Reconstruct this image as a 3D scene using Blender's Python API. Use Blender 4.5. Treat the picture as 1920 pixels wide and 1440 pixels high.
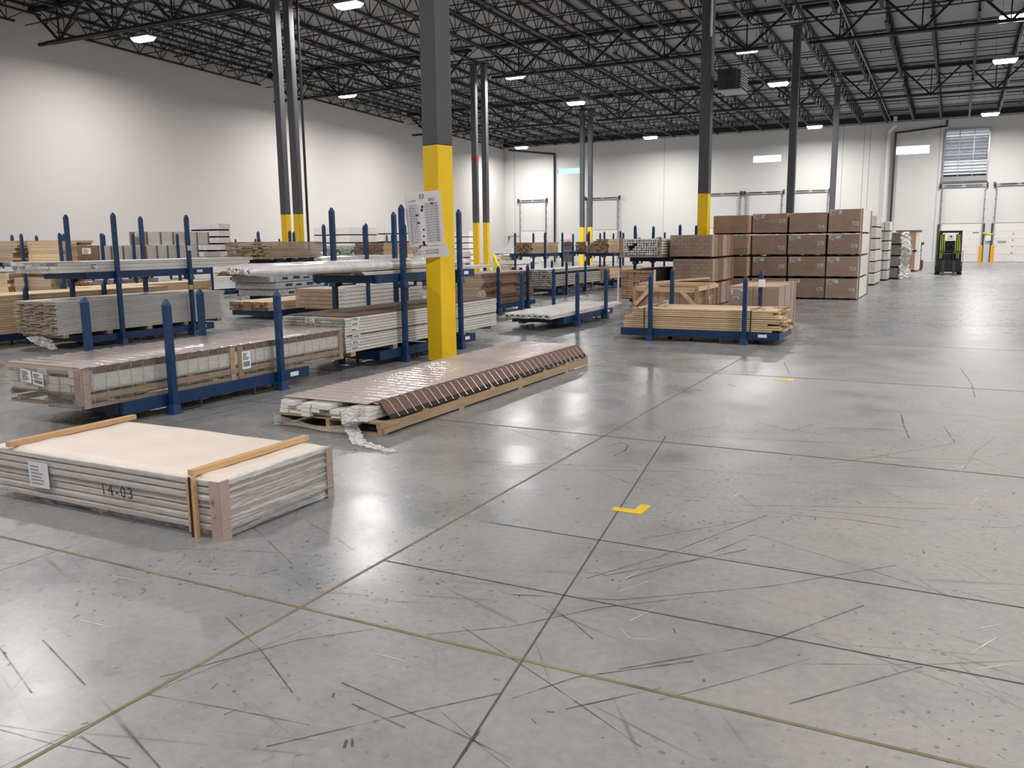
import bpy, bmesh, math, random
from mathutils import Vector, Matrix
random.seed(7)
for o in list(bpy.data.objects): bpy.data.objects.remove(o)
SC = bpy.context.scene
COL = SC.collection
PI = math.pi
R = math.radians

# ------------------------------------------------------------------ camera
F, YAW, PIT, ROL, CAMH = 1600.0, R(27.28), R(9.45), R(-0.632), 1.67
cy_, sy_ = math.cos(YAW), math.sin(YAW)
_f = Vector((-sy_*math.cos(PIT), cy_*math.cos(PIT), -math.sin(PIT)))
_r = Vector((cy_, sy_, 0)); _u = _r.cross(_f)
_r, _u = math.cos(ROL)*_r + math.sin(ROL)*_u, -math.sin(ROL)*_r + math.cos(ROL)*_u
cam = bpy.data.cameras.new('camera'); camo = bpy.data.objects.new('camera', cam); COL.objects.link(camo)
cam.sensor_fit = 'HORIZONTAL'; cam.sensor_width = 36.0; cam.lens = F/1920*36
cam.clip_start = 0.05; cam.clip_end = 300
M = Matrix((_r, _u, -_f)).transposed().to_4x4(); M.translation = (0, 0, CAMH)
camo.matrix_world = M
SC.camera = camo
CP = Vector((0, 0, CAMH))
def ray(x, y): return _f + (x-960)/F*_r - (y-720)/F*_u
def atY(x, y, Y):
    d = ray(x, y); return CP + d*(Y/d.y)
def atX(x, y, X):
    d = ray(x, y); return CP + d*(X/d.x)
def fl(x, y, z=0.0):
    d = ray(x, y); return CP + d*((z-CAMH)/d.z)
def FY(xl, xr, yt, yb, Y):
    "real size of an upright face standing at depth Y"
    m = (yt+yb)/2; c = (xl+xr)/2
    return atY(xl, m, Y).x, atY(xr, m, Y).x, atY(c, yb, Y).z, atY(c, yt, Y).z

# ------------------------------------------------------------------ world, exposure
W = bpy.data.worlds.new('sky'); SC.world = W; W.use_nodes = True; W.cycles.sampling_method = 'NONE'
W.node_tree.nodes['Background'].inputs[0].default_value = (0.90, 0.95, 1.0, 1)
W.node_tree.nodes['Background'].inputs[1].default_value = 2.6
SC.view_settings.view_transform = 'Standard'; SC.view_settings.look = 'None'
SC.view_settings.gamma = 1.0; SC.view_settings.use_curve_mapping = False
SC.view_settings.exposure = 0.2
CY = SC.cycles
CY.max_bounces = 5; CY.diffuse_bounces = 3; CY.glossy_bounces = 2; CY.transmission_bounces = 2; CY.transparent_max_bounces = 6
CY.adaptive_threshold = .06; CY.adaptive_min_samples = 16; CY.caustics_reflective = False; CY.caustics_refractive = False; CY.sample_clamp_indirect = 6.0
LAMP_W = 540.0            # radiant power of one high bay
LAMP_COL = (1.0, 0.965, 0.945)
LENS_STRENGTH = 14.0

# ------------------------------------------------------------------ helpers
def link(o): COL.objects.link(o); return o
class MB:
    def __init__(s): s.v = []; s.f = []; s.m = []
    def quad(s, pts, mi=0):
        n = len(s.v); s.v += [tuple(p) for p in pts]; s.f.append(tuple(range(n, n+len(pts)))); s.m.append(mi)
    def box(s, a, b, mi=0, ends=None, em=1):
        x0, y0, z0 = a; x1, y1, z1 = b; n = len(s.v)
        if x0 > x1: x0, x1 = x1, x0
        if y0 > y1: y0, y1 = y1, y0
        if z0 > z1: z0, z1 = z1, z0
        s.v += [(x0,y0,z0),(x1,y0,z0),(x1,y1,z0),(x0,y1,z0),(x0,y0,z1),(x1,y0,z1),(x1,y1,z1),(x0,y1,z1)]
        fs = [(0,3,2,1),(4,5,6,7),(0,1,5,4),(2,3,7,6),(1,2,6,5),(3,0,4,7)]
        for i, f in enumerate(fs):
            s.f.append(tuple(n+k for k in f))
            s.m.append(em if (ends == 'Y' and i in (2,3)) or (ends == 'X' and i in (4,5)) else mi)
        return s
    def bar(s, p, q, w, h=None, mi=0, up=(0,0,1)):
        "square bar from p to q"
        p = Vector(p); q = Vector(q); h = h or w; d = (q-p)
        if d.length < 1e-6: return s
        d.normalize(); up = Vector(up)
        if abs(d.dot(up)) > .98: up = Vector((1,0,0))
        a = d.cross(up).normalized(); b = a.cross(d)
        n = len(s.v)
        for c in (p, q):
            for sa, sb in ((-1,-1),(1,-1),(1,1),(-1,1)): s.v.append(tuple(c + a*(sa*w/2) + b*(sb*h/2)))
        for f in ((0,1,2,3),(7,6,5,4),(0,4,5,1),(1,5,6,2),(2,6,7,3),(3,7,4,0)):
            s.f.append(tuple(n+k for k in f)); s.m.append(mi)
        return s
    def cyl(s, p, q, r0, r1=None, n=12, mi=0, cap=True, em=None):
        p = Vector(p); q = Vector(q); r1 = r0 if r1 is None else r1
        d = (q-p).normalized(); up = Vector((0,0,1)) if abs(d.z) < .95 else Vector((1,0,0))
        a = d.cross(up).normalized(); b = a.cross(d); k = len(s.v)
        for c, r in ((p, r0), (q, r1)):
            for i in range(n):
                t = 2*PI*i/n; s.v.append(tuple(c + a*(r*math.cos(t)) + b*(r*math.sin(t))))
        for i in range(n):
            j = (i+1) % n; s.f.append((k+i, k+n+i, k+n+j, k+j)); s.m.append(mi)
        if cap:
            e = mi if em is None else em
            s.f.append(tuple(k+i for i in range(n))); s.m.append(e)
            s.f.append(tuple(k+n+i for i in reversed(range(n)))); s.m.append(e)
        return s
    def frustum(s, c, w0, w1, z0, z1, mi=0):
        n = len(s.v)
        for w, z in ((w0, z0), (w1, z1)):
            for a, b in ((-1,-1),(1,-1),(1,1),(-1,1)): s.v.append((c[0]+a*w/2, c[1]+b*w/2, z))
        for f in ((3,2,1,0),(4,5,6,7),(0,1,5,4),(1,2,6,5),(2,3,7,6),(3,0,4,7)):
            s.f.append(tuple(n+k for k in f)); s.m.append(mi)
        return s
    def mesh(s, name, mats):
        me = bpy.data.meshes.new(name); me.from_pydata(s.v, [], s.f)
        for m in (mats if isinstance(mats, (list, tuple)) else [mats]): me.materials.append(m)
        me.polygons.foreach_set('material_index', s.m); me.update(); return me
    def build(s, name, mats, parent=None, loc=None, kind=None, smooth=False, bevel=0):
        me = s.mesh(name, mats); o = link(bpy.data.objects.new(name, me))
        if smooth:
            for p in me.polygons: p.use_smooth = True
        if bevel:
            b = o.modifiers.new('bevel', 'BEVEL'); b.width = bevel; b.segments = 2; b.limit_method = 'ANGLE'
        if parent: o.parent = parent
        if loc: o.location = loc
        if kind: o['kind'] = kind
        return o
def tag(o, label=None, cat=None, group=None, kind=None):
    if label: o['label'] = label
    if cat: o['category'] = cat
    if group: o['group'] = group
    if kind: o['kind'] = kind
    return o
def thing(name, label, cat, loc=(0,0,0), rz=0, group=None):
    o = link(bpy.data.objects.new(name, None)); o.location = loc; o.rotation_euler = (0, 0, rz)
    o.empty_display_size = .2
    return tag(o, label, cat, group)
def inst(name, me, parent, loc=(0,0,0), rz=0, scale=None):
    o = link(bpy.data.objects.new(name, me)); o.location = loc; o.rotation_euler = (0, 0, rz)
    if scale: o.scale = scale
    if parent: o.parent = parent
    return o
def copy_tree(o, parent=None):
    c = o.copy(); link(c); c.parent = parent
    for ch in list(o.children): copy_tree(ch, c)
    return c
_unit = {}
def piece(name, mats, parent, a, b, ends=None):
    "a rectangular piece that shares one unit mesh with all alike pieces"
    key = (tuple(m.name for m in (mats if isinstance(mats, (list, tuple)) else [mats])), ends)
    if key not in _unit:
        _unit[key] = MB().box((-.5,-.5,-.5), (.5,.5,.5), 0, ends).mesh(name, mats)
    o = link(bpy.data.objects.new(name, _unit[key]))
    o.location = [(a[i]+b[i])/2 for i in range(3)]; o.scale = [max(abs(b[i]-a[i]), 1e-4) for i in range(3)]
    if parent: o.parent = parent
    return o

# ------------------------------------------------------------------ materials
def newmat(name):
    m = bpy.data.materials.new(name); m.use_nodes = True; nt = m.node_tree
    return m, nt, nt.nodes['Principled BSDF']
def nd(nt, t, **kw):
    n = nt.nodes.new(t)
    for k, v in kw.items():
        if k in ('operation', 'blend_type', 'data_type', 'wave_type', 'bands_direction', 'feature', 'interpolation_type'): setattr(n, k, v)
        else: n.inputs[k].default_value = v
    return n
def ramp(nt, fac, stops):
    r = nt.nodes.new('ShaderNodeValToRGB'); e = r.color_ramp.elements
    while len(e) > 1: e.remove(e[0])
    e[0].position = stops[0][0]; e[0].color = (*stops[0][1], 1)
    for p, c in stops[1:]:
        k = e.new(p); k.color = (*c, 1)
    nt.links.new(fac, r.inputs[0]); return r.outputs[0]
def mix(nt, fac, a, b, blend='MIX'):
    n = nt.nodes.new('ShaderNodeMix'); n.data_type = 'RGBA'; n.blend_type = blend
    for sock, v in ((n.inputs[0], fac), (n.inputs[6], a), (n.inputs[7], b)):
        if hasattr(v, 'is_linked') or hasattr(v, 'links'): nt.links.new(v, sock)
        elif isinstance(v, (int, float)): sock.default_value = v
        else: sock.default_value = (*v, 1)
    return n.outputs[2]
def pos(nt, scale=(1,1,1), rot=(0,0,0)):
    g = nt.nodes.new('ShaderNodeNewGeometry'); mp = nt.nodes.new('ShaderNodeMapping')
    mp.inputs['Scale'].default_value = scale; src = g.outputs['Position']
    if any(rot):                                   # turn first, stretch afterwards
        m0 = nt.nodes.new('ShaderNodeMapping'); m0.inputs['Rotation'].default_value = rot
        nt.links.new(src, m0.inputs['Vector']); src = m0.outputs[0]
    nt.links.new(src, mp.inputs['Vector']); return mp.outputs[0]
def noise(nt, vec, scale, detail=3, rough=.5, dist=0):
    n = nd(nt, 'ShaderNodeTexNoise', Scale=scale, Detail=detail, Roughness=rough, Distortion=dist)
    nt.links.new(vec, n.inputs['Vector']); return n.outputs['Fac']
def math_(nt, op, a, b=None):
    n = nt.nodes.new('ShaderNodeMath'); n.operation = op
    for i, v in enumerate((a, b)):
        if v is None: continue
        if hasattr(v, 'links'): nt.links.new(v, n.inputs[i])
        else: n.inputs[i].default_value = v
    return n.outputs[0]
def rnd(nt):
    "0..1, different for each piece (each object and each loose island of a mesh)"
    g = nt.nodes.new('ShaderNodeNewGeometry'); i = nt.nodes.new('ShaderNodeObjectInfo')
    return math_(nt, 'FRACT', math_(nt, 'ADD', g.outputs['Random Per Island'], i.outputs['Random']))
def bump(nt, bs, h, strength=.2, dist=.01):
    b = nd(nt, 'ShaderNodeBump', Strength=strength, Distance=dist); nt.links.new(h, b.inputs['Height'])
    nt.links.new(b.outputs[0], bs.inputs['Normal'])
def simple(name, col, rough=.5, metal=0, var=.12, nscale=8, bstr=0, spec=.5):
    m, nt, bs = newmat(name)
    n = noise(nt, pos(nt), nscale, 2)
    c = ramp(nt, n, [(.25, tuple(v*(1-var) for v in col)), (.75, tuple(min(1, v*(1+var)) for v in col))])
    nt.links.new(c, bs.inputs['Base Color'])
    bs.inputs['Roughness'].default_value = rough; bs.inputs['Metallic'].default_value = metal
    bs.inputs['Specular IOR Level'].default_value = spec
    if bstr: bump(nt, bs, n, bstr)
    return m
def wood(name, c0, c1, axis='Y', rough=.65, vary=.25, fine=60):
    m, nt, bs = newmat(name)
    sc = {'Y': (1, .05, 1), 'X': (.05, 1, 1), 'Z': (1, 1, .05)}[axis]
    n = noise(nt, pos(nt, sc), fine, 2, .6)
    c = ramp(nt, n, [(.3, c0), (.7, c1)])
    r = rnd(nt)
    v = ramp(nt, r, [(0, (1-vary,)*3), (1, (1+vary*.25,)*3)])
    c2 = mix(nt, 1.0, c, v, 'MULTIPLY')
    nt.links.new(c2, bs.inputs['Base Color']); bs.inputs['Roughness'].default_value = rough
    return m
def film(name, col, fac, rough=.12, bscale=14, bst=.6, stretch=(1,1,1)):
    "stretch film: mostly see-through plastic with glossy wrinkles"
    m, nt, bs = newmat(name)
    n = noise(nt, pos(nt, stretch), bscale, 2, .6, .6)
    bs.inputs['Base Color'].default_value = (*col, 1); bs.inputs['Roughness'].default_value = rough
    bump(nt, bs, n, bst, .03)
    t = nt.nodes.new('ShaderNodeBsdfTransparent'); mx = nt.nodes.new('ShaderNodeMixShader')
    fr = nd(nt, 'ShaderNodeLayerWeight', Blend=.35)
    a = math_(nt, 'ADD', math_(nt, 'MULTIPLY', fr.outputs['Fresnel'], .5), fac)
    a = math_(nt, 'ADD', a, math_(nt, 'MULTIPLY', math_(nt, 'SUBTRACT', n, .5), .35))
    a = math_(nt, 'MINIMUM', math_(nt, 'MAXIMUM', a, .03), 1.0)
    nt.links.new(a, mx.inputs[0]); nt.links.new(t.outputs[0], mx.inputs[1]); nt.links.new(bs.outputs[0], mx.inputs[2])
    nt.links.new(mx.outputs[0], nt.nodes['Material Output'].inputs['Surface'])
    return m

def concrete_mat():
    m, nt, bs = newmat('polished_concrete')
    p = pos(nt)
    big = noise(nt, p, .33, 3, .6); mid = noise(nt, p, 1.3, 5, .65); fin = noise(nt, p, 22, 2, .6)
    c = ramp(nt, big, [(.3, (.195,.213,.226)), (.5, (.265,.271,.277)), (.72, (.22,.236,.243))])
    c = mix(nt, .55, c, ramp(nt, mid, [(.28, (.125,.138,.146)), (.52, (.29,.296,.30)), (.75, (.36,.36,.362))]))
    # tan and olive stains
    st = big
    c = mix(nt, ramp(nt, st, [(.56, (0,0,0)), (.72, (.35,.35,.35))]), c, (.27,.25,.20))
    dk = noise(nt, pos(nt, (1,.55,1)), .9, 4, .65)
    c = mix(nt, ramp(nt, dk, [(.60, (0,0,0)), (.8, (.5,.5,.5))]), c, (.14,.135,.13))
    c = mix(nt, .14, c, ramp(nt, fin, [(.3, (.12,.12,.12)), (.7, (.46,.455,.45))]))
    brk = noise(nt, pos(nt, (1,1,1), (0,0,1.9)), 1.1, 3, .6)
    # tyre scuffs and fork scratches : long thin streaks in several directions
    for ang, sc, th, col, k in ((.35, .45, .66, (.12,.115,.11), .65), (-.3, .4, .66, (.12,.115,.11), .6), (.95, .5, .67, (.12,.115,.105), .6)):
        v = pos(nt, (sc, sc*48, 1), (0, 0, ang))
        n = noise(nt, v, 1.0, 2, .55)
        a = math_(nt, 'MULTIPLY', ramp(nt, n, [(th, (0,0,0)), (th+.035, (k,)*3)]), ramp(nt, brk, [(.46, (0,0,0)), (.6, (1,1,1))]))
        c = mix(nt, a, c, col)
    # pits and specks
    sp = noise(nt, p, 26, 1, .5); rg = dk
    a = math_(nt, 'MULTIPLY', ramp(nt, sp, [(.665, (0,0,0)), (.70, (1,1,1))]), ramp(nt, rg, [(.45, (0,0,0)), (.6, (1,1,1))]))
    c = mix(nt, a, c, (.09,.085,.08))
    # the driving lane on the right is worn dull and tan by traffic, the storage side keeps its polish
    sx = nt.nodes.new('ShaderNodeSeparateXYZ'); nt.links.new(p, sx.inputs[0])
    lane = ramp(nt, math_(nt, 'ADD', math_(nt, 'MULTIPLY', math_(nt, 'ADD', sx.outputs[0], 3.0), .30), math_(nt, 'SUBTRACT', big, .5)), [(.0, (0,0,0)), (.75, (1,1,1))])
    near = ramp(nt, math_(nt, 'MULTIPLY', math_(nt, 'SUBTRACT', 17.0, sx.outputs[1]), .1), [(.0, (.12,)*3), (.8, (1,1,1))])
    worn = math_(nt, 'MULTIPLY', lane, near)
    c = mix(nt, worn, c, (1.0,.945,.89), 'MULTIPLY')
    nt.links.new(c, bs.inputs['Base Color'])
    ro = ramp(nt, mid, [(.3, (.20,)*3), (.7, (.33,)*3)])
    nt.links.new(math_(nt, 'ADD', ro, math_(nt, 'MULTIPLY', worn, .24)), bs.inputs['Roughness'])
    bs.inputs['Specular IOR Level'].default_value = .6
    bump(nt, bs, noise(nt, p, 2.2, 1, .5), .05, .02)
    return m
def wall_mat(name, col, ribs=0):
    m, nt, bs = newmat(name)
    n = noise(nt, pos(nt), .25, 2)
    c = ramp(nt, n, [(.3, tuple(v*.97 for v in col)), (.7, col)])
    nt.links.new(c, bs.inputs['Base Color']); bs.inputs['Roughness'].default_value = .75
    bs.inputs['Specular IOR Level'].default_value = .2
    return m
def deck_mat():
    m, nt, bs = newmat('metal_deck')
    n = noise(nt, pos(nt), .6, 4)
    c = ramp(nt, n, [(.3, (.30,.30,.31)), (.7, (.38,.38,.38))]); nt.links.new(c, bs.inputs['Base Color'])
    bs.inputs['Roughness'].default_value = .6
    w = nd(nt, 'ShaderNodeTexWave', Scale=1.05, Distortion=0.0); w.wave_type = 'BANDS'; w.bands_direction = 'Y'
    nt.links.new(pos(nt), w.inputs['Vector']); bump(nt, bs, w.outputs['Fac'], .5, .04); return m
def emis(name, col, s):
    m, nt, bs = newmat(name)
    bs.inputs['Base Color'].default_value = (*col, 1); bs.inputs['Emission Color'].default_value = (*col, 1)
    bs.inputs['Emission Strength'].default_value = s; return m
def glassy(name, tint, gloss=.08):
    m, nt, bs = newmat(name)
    t = nt.nodes.new('ShaderNodeBsdfTransparent'); t.inputs[0].default_value = (*tint, 1)
    mx = nt.nodes.new('ShaderNodeMixShader'); mx.inputs[0].default_value = gloss
    bs.inputs['Base Color'].default_value = (*tint, 1); bs.inputs['Roughness'].default_value = .05
    nt.links.new(t.outputs[0], mx.inputs[1]); nt.links.new(bs.outputs[0], mx.inputs[2])
    nt.links.new(mx.outputs[0], nt.nodes['Material Output'].inputs['Surface']); return m

CONC = concrete_mat()
JOINT = simple('joint_filler', (.20,.165,.085), .7, 0, .35, 5)
SAWCUT = simple('sawcut', (.075,.07,.065), .8, 0, .4, 6)
WALL_L = wall_mat('painted_wall', (.64,.62,.60)); WALL_F = wall_mat('painted_tilt_panel', (.70,.70,.685))
SEAM = simple('seam', (.33,.33,.32), .8)
DECK = deck_mat()
STEEL = simple('dark_roof_steel', (.011,.0115,.0125), .6, 0, .3, 3)
PIPE = simple('black_pipe', (.018,.018,.018), .45, 0, .2)
PIPEW = simple('white_pipe', (.72,.72,.70), .5, 0, .05)
GREYP = simple('grey_paint', (.082,.084,.092), .62, 0, .06, 2)
YELP = simple('yellow_paint', (.93,.60,.004), .5, 0, .05, 2)
ORNG = simple('orange_yellow_paint', (.85,.40,.01), .45, 0, .05)
REDD = simple('dull_red', (.16,.03,.025), .6)
REDP = simple('red_paint', (.28,.015,.015), .5)
BLUE = simple('blue_paint', (.004,.035,.115), .42, 0, .16, 6)
BLUE2 = simple('blue_paint_worn', (.006,.042,.128), .42, 0, .2, 9)
GALV = simple('galvanised', (.36,.37,.38), .4, .6, .15, 4)
DKGREY = simple('dark_grey_metal', (.055,.056,.060), .5, .2, .15)
WHITE = simple('white_paint', (.80,.78,.75), .55, 0, .05, 12)
WHITE2 = simple('primed_white', (.78,.76,.73), .6, 0, .07, 20)
CREAM = simple('cream_sheet', (.80,.70,.61), .5, 0, .04, 3)
PAPER = simple('paper', (.88,.87,.87), .7, 0, .03)
PAPERG = simple('paper_grey', (.70,.70,.72), .7, 0, .05)  # even grey paper for the pouch and a post tag
INK = simple('ink', (.018,.018,.022), .6)
INKB = simple('ballpoint_ink', (.04,.04,.12), .6)
INKR = simple('red_ink', (.45,.03,.04), .6)
BLACK = simple('black_plastic', (.012,.012,.013), .4)
RUBBER = simple('rubber', (.015,.015,.016), .75)
DARK = simple('dark_gap', (.02,.016,.013), .85)  # near-black: paints the shade in gaps, also colours skids and a cover
LIME = simple('lime_paint', (.42,.62,.03), .4, 0, .08)
YTAG = simple('yellow_tag', (.85,.75,.02), .5)
GREEN = simple('green_print', (.02,.16,.07), .6)
CARD = simple('cardboard', (.33,.215,.145), .75, 0, .10, 6); CARD2 = simple('cardboard_dark', (.22,.135,.085), .8, 0, .14, 8)
CARDM = simple('cardboard_mauve', (.43,.32,.275), .7, 0, .10, 5); CARDW = simple('white_carton', (.76,.70,.66), .7, 0, .07, 4)
CARDBR = simple('cardboard_reddish', (.16,.088,.062), .75, 0, .15, 10)
def cartonmat(name, c0, c1):
    m, nt, bs = newmat(name); n = noise(nt, pos(nt), 3, 5, .6)
    v = ramp(nt, rnd(nt), [(0, c0), (1, c1)]); w = ramp(nt, n, [(.3, (.85,)*3), (.7, (1.08,)*3)])
    nt.links.new(mix(nt, 1.0, v, w, 'MULTIPLY'), bs.inputs['Base Color']); bs.inputs['Roughness'].default_value = .55; return m
CARTON = cartonmat('carton_board', (.44,.28,.18), (.53,.345,.23))
CARTONW = cartonmat('carton_white', (.60,.58,.56), (.74,.72,.70))
PINE_Y = wood('pine_y', (.70,.49,.28), (.84,.63,.40), 'Y'); PINE_X = wood('pine_x', (.70,.49,.28), (.84,.63,.40), 'X')
PINE_E = wood('pine_end', (.36,.22,.12), (.60,.42,.25), 'Z', vary=.35, fine=30)
TAN_Y = wood('tan_board', (.48,.36,.24), (.58,.45,.31), 'Y'); TAN_E = wood('tan_end', (.24,.16,.10), (.45,.33,.22), 'Z', vary=.4, fine=30)
WHT_Y = wood('primed_board', (.72,.70,.67), (.80,.78,.75), 'Y', .5, .12); MDF_E = wood('fibreboard_end', (.42,.30,.20), (.60,.46,.32), 'Z', vary=.35, fine=25)
GRY_Y = wood('grey_white_board', (.66,.65,.62), (.76,.75,.72), 'Y', .5, .14); GRY_E = wood('grey_end', (.40,.40,.385), (.68,.67,.65), 'Z', vary=.3, fine=30)
BRN_Y = wood('dark_brown_board', (.10,.06,.035), (.22,.14,.08), 'Y'); BRN_E = wood('brown_end', (.20,.12,.075), (.36,.24,.16), 'Z', vary=.4, fine=30)
PAL_Y = wood('pallet_wood_y', (.36,.245,.145), (.52,.375,.235), 'Y'); PAL_X = wood('pallet_wood_x', (.40,.27,.155), (.55,.40,.25), 'X')
SLAT_Y = wood('batten_wood', (.56,.33,.15), (.68,.44,.23), 'Y', .6, .12)
FILM = film('stretch_film', (.80,.80,.80), .09, .09, 9, .9, (1,1,4))
FILMH = film('stretch_film_heavy', (.80,.79,.78), .30, .14, 10, .9, (1,.5,3))
FILMT = film('stretch_film_top', (.58,.50,.475), .62, .09, 12, .15, (3,.6,1))
FILMB = simple('film_edge', (.62,.57,.54), .22, 0, .1, 20, 0, .8)
WRAPG = simple('printed_wrap', (.60,.61,.62), .22, 0, .22, 14, .25, .7)
WRAPW = simple('white_wrap', (.82,.80,.80), .25, 0, .14, 9, .35, .7)
LENS = emis('led_lens', (1.0,.97,.95), LENS_STRENGTH); LENS.cycles.emission_sampling = 'NONE'
EXITM = emis('exit_glow', (1.0,.10,.10), 2.2); EXITM.cycles.emission_sampling = 'NONE'
PANE = glassy('window_glass', (.97,.97,1.0)); PANET = glassy('tinted_window_glass', (.55,.70,.70))
def faded(name, col, lo, hi):
    m, nt, bs = newmat(name); bs.inputs['Base Color'].default_value = (*col, 1); bs.inputs['Roughness'].default_value = .4
    a = ramp(nt, noise(nt, pos(nt), 5, 4, .7), [(.35, (lo,)*3), (.65, (hi,)*3)])
    t = nt.nodes.new('ShaderNodeBsdfTransparent'); mx = nt.nodes.new('ShaderNodeMixShader')
    nt.links.new(a, mx.inputs[0]); nt.links.new(t.outputs[0], mx.inputs[1]); nt.links.new(bs.outputs[0], mx.inputs[2])
    nt.links.new(mx.outputs[0], nt.nodes['Material Output'].inputs['Surface']); return m
SCUFF = faded('scuff', (.07,.065,.06), .10, .75)
SCRATCH = faded('pale_scratch', (.66,.64,.60), .3, .85)

# ------------------------------------------------------------------ room
YW, XW, XR, YB = 66.0, -34.5, 27.0, -14.0
def zb(y): return 9.3 + (66-y)*.03           # underside of the joists: the roof falls to the dock wall
FLOOR = MB().box((XW-.3, YB-.3, -.2), (XR+.3, YW+.3, 0)).build('floor', CONC, kind='structure')
def strip(mb, a, b, w, z=.0016):
    a = Vector(a); b = Vector(b); d = (b-a).normalized(); n = Vector((-d.y, d.x))*w/2
    mb.quad([(a.x-n.x, a.y-n.y, z), (b.x-n.x, b.y-n.y, z), (b.x+n.x, b.y+n.y, z), (a.x+n.x, a.y+n.y, z)])
JX = [-2.61-3.91*k for k in range(8)] + [-2.61+3.91*k for k in range(1, 7)]
JYS = [2.88+3.91*k for k in range(-4, 17)]
for x in JX:
    if x in (-2.61,) or x < -5 or x > 3:
        mb = MB(); strip(mb, (x, YB), (x, YW), .018); mb.build('joint', JOINT, FLOOR)
for y in JYS:
    mb = MB(); strip(mb, (XW, y), (XR, y), .018, .0017); mb.build('joint', JOINT, FLOOR)
for a, b in (((-1.21, 1.4), (-2.12, 7.0)), ((-2.61, 3.54), (6, 3.54)), ((-2.4, 4.33), (5, 4.30))):
    mb = MB(); strip(mb, a, b, .008, .0020); mb.build('saw_cut', SAWCUT, FLOOR)
# individual long tyre marks and pale scratches traced where the floor shows them
mb = MB()
def arc(mb, pts, w, z):
    for a, b in zip(pts, pts[1:]): strip(mb, a, b, w, z)
def px(pts): return [fl(*p).xy for p in pts]
for pts in ([(1100,1085),(1240,1043),(1440,965)], [(1130,1080),(1300,1050),(1400,1010)], [(960,1115),(1160,1125),(1440,1100),(1680,1060)], [(1160,1255),(1420,1210),(1620,1135)],
            [(960,1175),(1120,1140),(1300,1120)], [(850,1440),(900,1370)], [(640,1280),(880,1385),(960,1425)], [(660,1320),(760,1365)], [(300,1270),(560,1200),(700,1180)],
            [(0,1215),(60,1300)], [(80,1200),(160,1285)], [(150,1380),(240,1440)], [(230,1360),(300,1440)], [(0,1070),(160,1015)], [(800,1190),(960,1175)], [(960,1310),(1080,1270),(1300,1240)],
            [(1060,1330),(1240,1290)], [(1480,965),(1600,975),(1690,990)], [(500,1400),(800,1330),(940,1300)], [(1480,1320),(1730,1250)], [(1160,1090),(1260,1060),(1400,1030)], [(1560,870),(1800,830)]):
    arc(mb, px(pts), .008, .0012)
for pts in ([(1140,836),(1165,830),(1178,835),(1172,845),(1150,855)], [(1230,700),(1235,712)], [(1690,778),(1695,800),(1705,822)], [(1770,800),(1790,830)], [(1480,700),(1470,680)], [(1800,690),(1822,720),(1828,745)]):
    arc(mb, px(pts), .014, .0013)
rg = random.Random(101)
for k in range(95):
    x = rg.uniform(-4.5, 4.5); y = rg.uniform(1.2, 9.0); L = rg.uniform(.15, 1.5); a_ = rg.choice((.25, .45, .95, -.5, 1.35, .1)) + rg.uniform(-.12, .12); bend = rg.uniform(-.15, .15)
    arc(mb, [Vector((x, y)), Vector((x+L*.5*math.cos(a_), y+L*.5*math.sin(a_))), Vector((x+L*.5*math.cos(a_)+L*.5*math.cos(a_+bend), y+L*.5*math.sin(a_)+L*.5*math.sin(a_+bend)))], rg.uniform(.003, .007), .0011)
for k in range(420):
    x = rg.uniform(-4.5, 4.5); y = rg.uniform(1.2, 7.5); L = rg.uniform(.01, .05); a_ = rg.uniform(0, 3)
    strip(mb, (x, y), (x+L*math.cos(a_), y+L*math.sin(a_)), rg.uniform(.004, .012), .00105)
mb.build('tyre_mark', SCUFF, FLOOR, kind='stuff')
mb = MB()
for pts in ([(1165,1090),(1200,1070)], [(1160,1110),(1215,1090)], [(1180,1165),(1230,1140)], [(1165,1180),(1182,1198),(1230,1199)], [(1820,1225),(1870,1195)], [(1830,1255),(1900,1245)], [(1830,1180),(1880,1170)],
            [(1368,905),(1390,885)], [(1378,930),(1398,915)], [(1790,880),(1840,865)], [(1800,885),(1850,872)], [(1820,945),(1850,920)], [(1170,1032),(1230,1033)], [(210,1080),(260,1090)], [(150,1163),(200,1175)], [(1840,1105),(1900,1104)], [(700,1225),(760,1240)]):
    arc(mb, px(pts), .007, .0014)
mb.build('pale_scratch', SCRATCH, FLOOR, kind='stuff')

def wall_holes(a0, a1, z0, z1, holes, t0, t1, axis, name, mat_):
    "an upright wall with real rectangular openings"
    us = sorted({a0, a1, *[h[0] for h in holes], *[h[1] for h in holes]}); zs = sorted({z0, z1, *[h[2] for h in holes], *[h[3] for h in holes]})
    mb = MB()
    for u0, u1 in zip(us, us[1:]):
        run = None
        for w0, w1 in zip(zs, zs[1:]):
            c = ((u0+u1)/2, (w0+w1)/2)
            if any(h[0] < c[0] < h[1] and h[2] < c[1] < h[3] for h in holes):
                if run: mb.box((u0, t0, run[0]), (u1, t1, run[1])); run = None
            else: run = (run[0], w1) if run else (w0, w1)
        if run: mb.box((u0, t0, run[0]), (u1, t1, run[1]))
    return mb.build(name, mat_, kind='structure')
s = YW/64.0
def FW(xl, xr, yt, yb): return FY(xl, xr, yt, yb, YW)
WIN = [FW(1044, 1097, 314, 327), FW(1411, 1466, 290, 305), FW(1679, 1744, 272, 290)]
LV = FW(1771, 1853, 243, 331)
wall_far = wall_holes(XW-.3, XR+.3, 0, 12, [(a, b, c, d) for a, b, c, d in WIN] + [LV], YW, YW+.3, 'X', 'wall_far', WALL_F)
wall_left = MB().box((XW-.3, YB-.3, 0), (XW, YW+.3, 13)).build('wall_left', WALL_L, kind='structure')
wall_right = MB().box((XR, YB-.3, 0), (XR+.3, YW+.3, 13)).build('wall_right', WALL_L, kind='structure')
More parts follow.
